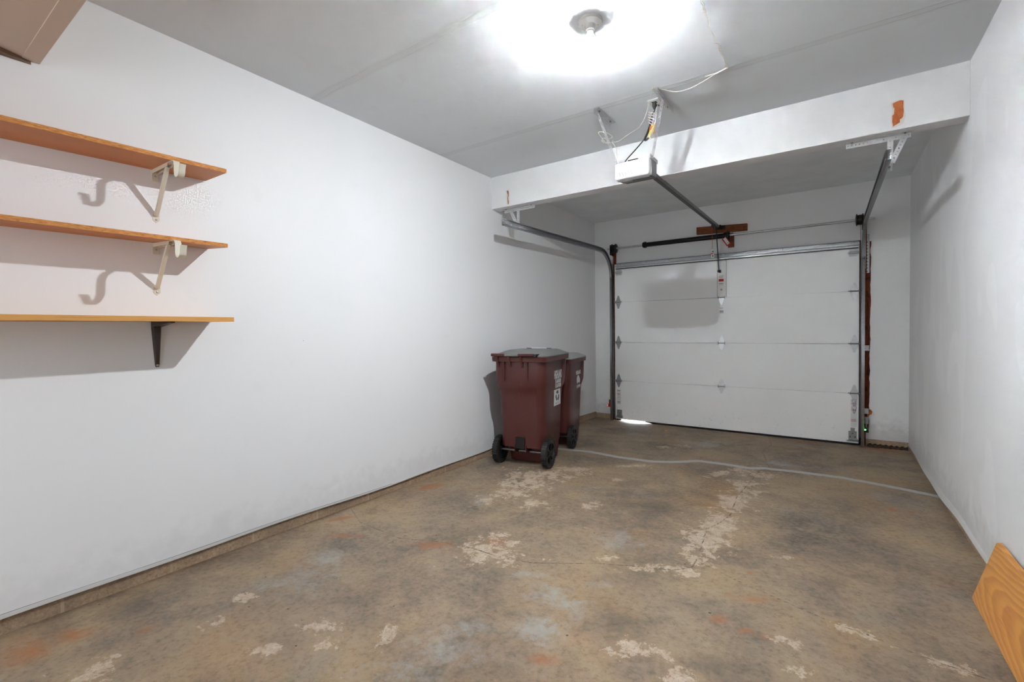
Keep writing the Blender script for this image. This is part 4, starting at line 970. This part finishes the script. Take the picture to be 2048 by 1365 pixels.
b = MB(); b.tube([(-0.978, 3.045, 2.532), (-0.982, 3.045, 2.505)], 0.006, 8); b.build('wire_nut', 'orange', t)
b = MB()
for k in range(5):
    z = 2.615 - 0.017 * k; pts = []
    for i in range(13):
        a = 2 * math.pi * i / 12; rr = 0.026 - 0.003 * k; pts.append((-0.972 - 0.002 * k + rr * math.cos(a), 3.05 + 0.014 * math.sin(a), z - 0.012 * math.cos(a)))
    b.tube(pts, 0.0025, 6)
b.tube(smooth([(-0.930, 3.06, 2.68), (-0.945, 3.06, 2.63), (-0.948, 3.05, 2.56), (-0.985, 3.05, 2.47), (-0.975, 3.06, 2.455)]), 0.002, 6)
b.build('white_wrap', 'wire', t)

# bell wire stapled across the ceiling, then draped to the opener
t = thing('bell_wire', (-0.5, 2.6, ZC), 'thin white wire stapled across the ceiling and draped down to the opener', 'wire')
Z = ZC - 0.003
P = [(-0.50, 1.2, Z), (-0.47, 1.5, ZC - 0.02), (-0.49, 1.8, Z), (-0.475, 2.02, ZC - 0.022), (-0.488, 2.12, ZC - 0.018), (-0.492, 2.263, ZC - 0.014), (-0.498, 2.345, Z),
     (-0.492, 2.40, ZC - 0.030), (-0.50, 2.45, ZC - 0.020), (-0.485, 2.53, ZC - 0.034), (-0.50, 2.60, ZC - 0.022), (-0.489, 2.64, ZC - 0.012), (-0.497, 2.72, Z), (-0.490, 2.80, ZC - 0.016), (-0.497, 2.86, ZC - 0.020), (-0.501, 2.922, Z)]
pts = []
for p, q in zip(P, P[1:]):
    for j in range(3):
        f = j / 3; pts.append((p[0] + (q[0] - p[0]) * f + random.uniform(-.003, .003), p[1] + (q[1] - p[1]) * f, p[2] + (q[2] - p[2]) * f))
pts.append(P[-1])
b = MB(); b.tube(pts, 0.0020, 6)
b.tube([(x + 0.006 * math.sin(9 * y), y, z + (0.001 if z > ZC - 0.01 else 0.004)) for x, y, z in pts], 0.0018, 6); b.build('stapled_run', 'wire', t)
b = MB(); b.tube(smooth([(-0.501, 2.922, Z), (-0.58, 2.945, ZC - 0.012), (-0.66, 2.965, ZC - 0.025), (-0.74, 2.985, ZC - 0.028), (-0.80, 2.98, ZC - 0.024), (-0.86, 2.94, ZC - 0.010), (-0.917, 2.895, Z)], 6), 0.0024, 6); b.build('sagging_run', 'wire', t)
b = MB(); b.tube([(-0.62, 2.945, ZC - 0.004), (-0.56, 2.940, ZC - 0.006), (-0.505, 2.926, ZC - 0.004)], 0.004, 6); b.build('wire_splice', 'bead', t)
b = MB()
for x, y in ((-0.498, 2.345), (-0.497, 2.72), (-0.501, 2.922), (-0.917, 2.895)): b.box(x - 0.006, x + 0.006, y - 0.003, y + 0.003, ZC - 0.007, ZC - 0.0005)
b.build('staple', 'wire', t)
b = MB(); b.tube(smooth([(-0.917, 2.895, Z), (-0.955, 2.955, 2.655), (-0.985, 3.0, 2.620), (-1.02, 3.02, 2.565), (-1.065, 3.03, 2.528), (-1.13, 3.04, 2.512), (-1.20, 3.05, 2.488), (-1.245, 3.05, 2.492)]), 0.0022, 6)
b.tube(smooth([(-1.245, 3.05, 2.492), (-1.29, 3.05, 2.50), (-1.335, 3.05, 2.555), (-1.345, 3.05, 2.585), (-1.30, 3.06, 2.575), (-1.26, 3.05, 2.545), (-1.25, 3.06, 2.53), (-1.275, 3.05, 2.520), (-1.31, 3.05, 2.535), (-1.325, 3.05, 2.52), (-1.295, 3.04, 2.495), (-1.26, 3.04, 2.485), (-1.24, 3.05, 2.505)]), 0.0022, 6)
b.build('hanging_run', 'wire', t)
b = MB(); b.tube(smooth([(-1.245, 3.05, 2.49), (-1.235, 3.06, 2.47), (-1.225, 3.07, 2.44), (-1.232, 3.09, 2.40), (-1.225, 3.10, 2.36)]), 0.0022, 6); b.build('drop_wire', 'wire', t)

# ------------------------------------------------------------------ safety sensors
t = thing('safety_sensor', (-2.50, 5.97, 0.17), 'door sensor glowing red, low on the left track', 'sensor')
b = MB(); b.box(-2.505, -2.478, 5.955, 5.975, 0.19, 0.245); b.build('arm', 'housing', t)
b = MB(); b.lathe([(0.010, -0.03), (0.019, -0.022), (0.021, 0.0), (0.017, 0.012), (0.008, 0.018)], (-2.500, 5.95, 0.17), (-1, -0.35, 0), 18); h = b.build('lens_housing', 'red_lens', t)
b = MB(); b.lathe([(0.006, 0), (0.005, 0.004), (0.001, 0.006)], (-2.512, 5.928, 0.172), (-0.2, -1, 0.1), 12); b.build('indicator', 'led_red', h)
t = thing('safety_sensor', (0.30, 5.97, 0.155), 'door sensor glowing green, low on the right track', 'sensor')
b = MB(); b.box(0.284, 0.318, 6.00, 6.02, 0.20, 0.27); b.box(0.294, 0.300, 5.96, 6.01, 0.17, 0.25); b.build('arm', 'galv_dk', t)
b = MB(); b.lathe([(0.008, -0.032), (0.018, -0.024), (0.021, 0.0), (0.019, 0.014), (0.010, 0.022)], (0.290, 5.95, 0.152), (1, -0.35, 0), 18); h = b.build('lens_housing', 'green_lens', t)
b = MB(); b.lathe([(0.008, 0), (0.006, 0.004), (0.001, 0.006)], (0.287, 5.925, 0.150), (0, -1, 0.1), 12); b.build('indicator', 'led_green', h)

# ------------------------------------------------------------------ wheeled refuse bins
def body_section(z, hx, hr, y0, y1, r=0.072, rf=None):
    """rounded rectangle whose sides are recessed to hr between the corner pillars"""
    rf = rf or min(r, 0.04)
    ya, yb = max(y0 + r + 0.005, 0.255), y1 - rf - 0.003
    P = []
    def arc(sx, y, sy, a0, r):
        for i in range(5):
            a = math.radians(a0 + 90 * i / 4); P.append((sx * (hx - r) + r * math.cos(a), y + sy * r + r * math.sin(a), z))
    P += []                                           # right side going +y
    arc(1, y0, 1, -90, r)
    P.extend([(hx, ya, z), (hr, ya + 0.012, z), (hr, yb - 0.012, z), (hx, yb, z)])
    arc(1, y1, -1, 0, rf); arc(-1, y1, -1, 90, rf)
    P.extend([(-hx, yb, z), (-hr, yb - 0.012, z), (-hr, ya + 0.012, z), (-hx, ya, z)])
    arc(-1, y0, 1, 180, r)
    return P
def side_M(x, y, z): return Matrix(((0, 0, 1, x), (1, 0, 0, y), (0, 1, 0, z), (0, 0, 0, 1)))
def wheel_parts(t, x, s):
    b = MB(); R = 0.128; y = 0.136; w = 0.050
    prof = [(0.0, -0.004), (0.086, -0.006), (0.092, -w / 2), (R - 0.014, -w / 2), (R - 0.004, -w / 2 + 0.006), (R - 0.004, w / 2 - 0.006), (R - 0.014, w / 2), (0.092, w / 2), (0.086, 0.006), (0.0, 0.004)]
    b.lathe(prof, (x, y, R), (1, 0, 0), 40); o = b.build('wheel', 'rubber', t, local=True)
    b = MB()
    for k in range(36):
        a = 2 * math.pi * k / 36; c = Vector((x, y + (R - 0.003) * math.cos(a), R + (R - 0.003) * math.sin(a)))
        d = Vector((0, math.cos(a), math.sin(a))); tt = Vector((0, -math.sin(a), math.cos(a)))
        b.obox(c, (w * 0.98, 0.011, 0.006), Matrix((Vector((1, 0, 0)), tt, d)).transposed())
    b.build('tread', 'rubber', o, local=True)
    b = MB(); b.lathe([(R - 0.018, -0.003), (R - 0.006, 0), (R - 0.012, 0.003), (R - 0.018, 0.001)], (x - w * 0.49 , y, R), (-1, 0, 0), 40)
    b.build('tread_edge', 'tread', o, local=True)
    b = MB()
    for k in range(6):
        a = 2 * math.pi * k / 6 + 0.3; d = Vector((0, math.cos(a), math.sin(a)))
        b.bar(Vector((x + s * 0.012, y, R)) + d * 0.018, Vector((x + s * 0.016, y, R)) + d * 0.096, 0.016, 0.014, (1, 0, 0))
    b.lathe([(0.024, -0.02), (0.026, 0.010), (0.018, 0.022), (0.008, 0.026)], (x, y, R), (s, 0, 0), 20); b.build('hub', 'black_pl', o, local=True)
def make_bin(loc, rz, sx, sy, sz, label, lidmat, kind):
    t = thing('wheeled_bin', loc, label, 'bin', None, rz); t.scale = (sx, sy, sz)
    b = MB()
    b.loft([body_section(0.012, 0.196, 0.195, 0.22, 0.52), body_section(0.10, 0.202, 0.201, 0.20, 0.54), body_section(0.165, 0.205, 0.204, 0.19, 0.545), body_section(0.175, 0.211, 0.210, 0.068, 0.548),
            body_section(0.40, 0.217, 0.216, 0.064, 0.562), body_section(0.52, 0.2205, 0.2195, 0.062, 0.570), body_section(0.61, 0.2235, 0.2225, 0.059, 0.578), body_section(0.665, 0.228, 0.2230, 0.054, 0.590), body_section(0.705, 0.240, 0.2235, 0.040, 0.612), body_section(0.745, 0.247, 0.2238, 0.030, 0.632),
            body_section(0.85, 0.249, 0.2242, 0.027, 0.64), body_section(0.950, 0.250, 0.2245, 0.026, 0.65)])
    body = b.build('body', 'bin', t, local=True, bevel=0.004)
    b = MB()
    def rr(z, hx, y0, y1, r=0.05): return [(p[0], p[1], z) for p in body_section(z, hx, hx, y0, y1, r)]
    b.loft([rr(0.945, 0.255, 0.018, 0.665), rr(0.948, 0.266, 0.004, 0.680), rr(0.985, 0.268, 0.000, 0.684), rr(0.992, 0.262, 0.006, 0.678)])
    rim = b.build('rim', 'bin', t, local=True)
    b = MB()
    for x in (-0.135, 0.095):
        b.loft([[(x - 0.006, 0.004, 0.945), (x + 0.006, 0.004, 0.945), (x + 0.006, 0.04, 0.945), (x - 0.006, 0.04, 0.945)], [(x - 0.003, 0.022, 0.775), (x + 0.003, 0.022, 0.775), (x + 0.003, 0.04, 0.775), (x - 0.003, 0.04, 0.775)]])
    b.build('rib', 'bin', body, local=True)
    b = MB()
    for x in (-0.205, -0.085, 0.035):
        b.prism([(x, -0.020, 1.005), (x, 0.02, 1.005), (x, 0.040, 0.885), (x, 0.030, 0.885), (x, -0.006, 0.965)], (0.020, 0, 0))
    b.build('gusset', 'bin', rim, local=True)
    for x0, x1 in ((-0.245, -0.115), (0.022, 0.170)):
        b = MB(); b.cyl((x0, -0.012, 1.008), (x1, -0.012, 1.008), 0.0135, n=14); b.build('handle_bar', 'bin', rim, local=True)
    b = MB(); b.box(0.171, 0.196, -0.022, 0.06, 0.992, 1.018); b.build('hinge_block', 'black_pl', rim, local=True, bevel=0.003)
    b = MB(); b.box(-0.045, 0.045, 0.055, 0.07, 0.165, 0.27); b.build('lift_slot', 'black_pl', body, local=True)
    b = MB()
    for x in (-0.055, 0.052): b.prism([(x, 0.052, 0.20), (x, 0.052, 0.14), (x, 0.20, 0.10), (x, 0.20, 0.18)], (0.006, 0, 0))
    b.build('rib', 'bin', body, local=True)
    # lid
    b = MB()
    b.loft([rr(0.990, 0.266, 0.012, 0.690), rr(0.998, 0.268, 0.010, 0.694), rr(1.004, 0.262, 0.02, 0.685), rr(1.012, 0.246, 0.06, 0.660, 0.06), rr(1.036, 0.205, 0.14, 0.60, 0.06), rr(1.044, 0.19, 0.19, 0.57, 0.06)])
    lid = b.build('lid', lidmat, t, local=True, angle=25)
    b = MB(); b.cyl((-0.113, -0.010, 1.008), (0.020, -0.010, 1.008), 0.0125, n=14); b.loft([[(-0.11, -0.012, 0.996), (0.018, -0.012, 0.996), (0.018, -0.012, 1.018), (-0.11, -0.012, 1.018)], [(-0.11, 0.07, 1.003), (0.018, 0.07, 1.003), (0.018, 0.07, 1.014), (-0.11, 0.07, 1.014)]]); b.build('lid_hinge', lidmat, lid, local=True)
    if kind == 1:
        b = MB(); b.prism([(-0.15, 0.545, 1.0435), (0.13, 0.545, 1.0435), (0.11, 0.578, 1.047), (-0.13, 0.578, 1.047)], (0, 0, 0.006)); st = b.build('lid_label', 'decal', lid, local=True)
        b = MB()
        for x in (-0.14, 0.075): b.box(x, x + 0.05, 0.538, 0.5452, 1.0445, 1.0505)
        b.build('label_print', 'ink', st, local=True)
    b = MB(); b.cyl((-0.235, 0.136, 0.128), (0.235, 0.136, 0.128), 0.010, n=12); b.build('axle', 'galv_dk', t, local=True)
    for s in (-1, 1): wheel_parts(t, s * 0.242, s)
    # lettering on the right-hand side
    xs = 0.2240
    if kind == 1:
        text_mesh('HIGHLAND', 0.106, side_M(xs, 0.458, 0.800), 'lettering', 'decal', body, 0.385, 0.004)
        text_mesh('651-458-0043', 0.052, side_M(xs, 0.458, 0.738), 'lettering', 'decal', body, 0.56, 0.0022)
        text_mesh('651-437-0909', 0.052, side_M(xs, 0.458, 0.695), 'lettering', 'decal', body, 0.56, 0.0022)
        b = MB(); b.hexa([(0.200, 0.345, 0.515), (0.2238, 0.345, 0.515), (0.2238, 0.515, 0.515), (0.200, 0.515, 0.515), (0.200, 0.345, 0.664), (0.2245, 0.345, 0.664), (0.2245, 0.515, 0.664), (0.200, 0.515, 0.664)]); st = b.build('recycling_sticker', 'decal', body, local=True)
        # three chasing arrows
        b = MB(); cyc, czc = 0.430, 0.602; xx = 0.2250
        for k in range(3):
            a0 = math.radians(90 + 120 * k); R_ = 0.050
            def pt(r, a): return (xx, cyc - r * math.cos(a) * 0.95, czc + r * math.sin(a))
            outer = [pt(R_, a0 + math.radians(d)) for d in (-42, -20, 0, 20)]; inner = [pt(R_ * 0.52, a0 + math.radians(d)) for d in (20, 0, -20, -42)]
            head = [pt(R_ * 1.22, a0 + math.radians(22)), pt(R_ * 0.78, a0 + math.radians(56)), pt(R_ * 0.32, a0 + math.radians(22))]
            b.prism(outer + head + inner, (0.0008, 0, 0))
        b.build('recycling_arrows', 'green', st, local=True)
        text_mesh('RECYCLE', 0.030, side_M(0.2247, 0.430, 0.533), 'lettering', 'grey_ink', st, 0.85, 0.0005)
    else:
        text_mesh('HIGHLAND', 0.060, side_M(xs, 0.450, 0.815), 'lettering', 'decal', body, 0.62, 0.003)
        text_mesh('(651) 458-0043', 0.044, side_M(xs, 0.450, 0.655), 'lettering', 'decal', body, 0.56, 0.002)
        # refuse lorry emblem
        b = MB(); em = [(-0.060, -0.030), (-0.045, -0.030), (-0.042, -0.042), (-0.026, -0.042), (-0.022, -0.030), (0.022, -0.030), (0.026, -0.042), (0.042, -0.042), (0.046, -0.030), (0.058, -0.028), (0.060, -0.004), (0.048, 0.014), (0.034, 0.018), (0.030, 0.030), (0.012, 0.040), (-0.020, 0.044), (-0.048, 0.034), (-0.062, 0.010)]
        b.prism([(xs, 0.450 + y * 1.1, 0.735 + z * 1.15) for y, z in em], (0.0008, 0, 0)); b.build('lorry_emblem', 'decal', body, local=True)
    return t
make_bin((-2.278, 3.372, fz(3.6)), math.radians(10), 0.98, 1.04, 1.0, 'maroon wheeled bin nearest the camera, darker grey lid and recycling sticker', 'lid', 1)
make_bin((-2.383, 4.130, fz(4.4)), math.radians(10.5), 0.82, 0.94, 0.935, 'maroon wheeled bin standing behind the first, paler lid and lorry emblem', 'lid2', 2)

# ------------------------------------------------------------------ leaning board
z0 = fz(2.6)
b = MB()
far_b, far_t = Vector((0.519, 2.843, z0)), Vector((0.612, 2.925, 0.226)); dirn = Vector((0.012, -1.55, 0.006))
nb, nt = far_b + dirn, far_t + Vector((0.004, -1.55, 0.006)); th = Vector((0.019, 0, 0.005))
b.hexa([far_b, far_b + th * 1.0, nb + th, nb, far_t, far_t + th, nt + th, nt])
o = b.build('leaning_board', 'board', bevel=0.002)
tag(o, 'golden oak board leaning on its long edge against the right wall', 'board')

# ------------------------------------------------------------------ litter
random.seed(11)
for i, (x, y) in enumerate([(0.36, 5.99), (0.41, 6.0), (0.45, 5.98), (0.50, 6.0), (0.55, 5.985), (0.40, 5.965), (0.34, 5.965), (0.59, 6.01)]):
    b = MB(); n = 9; r = random.uniform(0.016, 0.034); a0 = random.uniform(0, 6)
    c = b.b.verts.new((x, y, fz(y) + 0.008 + random.uniform(0, 0.01)))
    ring = [b.b.verts.new((x + r * (1 + 0.35 * math.sin(3 * k + a0)) * math.cos(2 * math.pi * k / n + a0), y + 0.7 * r * math.sin(2 * math.pi * k / n + a0), fz(y) + 0.002 + random.uniform(0, 0.022))) for k in range(n)]
    for k in range(n): b.b.faces.new((c, ring[k], ring[(k + 1) % n]))
    o = b.build('dry_leaf', 'leaf', solid=0.0012)
    tag(o, 'curled brown dry leaf in the litter at the foot of the far wall, right corner', 'leaf', 'dry leaves in the right corner')
b = MB(); n = 8; x, y = -1.632, 5.62
ring = [(x + 0.020 * (1 + 0.3 * math.sin(2 * k)) * math.cos(2 * math.pi * k / n), y + 0.03 * math.sin(2 * math.pi * k / n), fz(y) + 0.003 + 0.012 * (k % 2)) for k in range(n)]
b.poly(ring); tag(b.build('fallen_leaf', 'leaf2', solid=0.001), 'small yellow leaf on the concrete in front of the overhead door', 'leaf')
b = MB(); secs = []
for i in range(25):
    x = 0.31 + (0.325) * i / 24; h = 0.012 + 0.016 * abs(math.sin(5.3 * i)) ; w = 0.03 + 0.02 * abs(math.sin(2.1 * i))
    secs.append([(x, YB + 0.004, fz(6) - 0.002), (x, YB - w - 0.02, fz(6) - 0.002), (x, YB - w * 0.7, fz(6) + h * 0.6), (x, YB - 0.008, fz(6) + h)])
b.loft(secs); tag(b.build('floor_grime', 'grime'), 'dark crumbled dirt along the foot of the far wall, right corner', 'dirt', None, 'stuff')
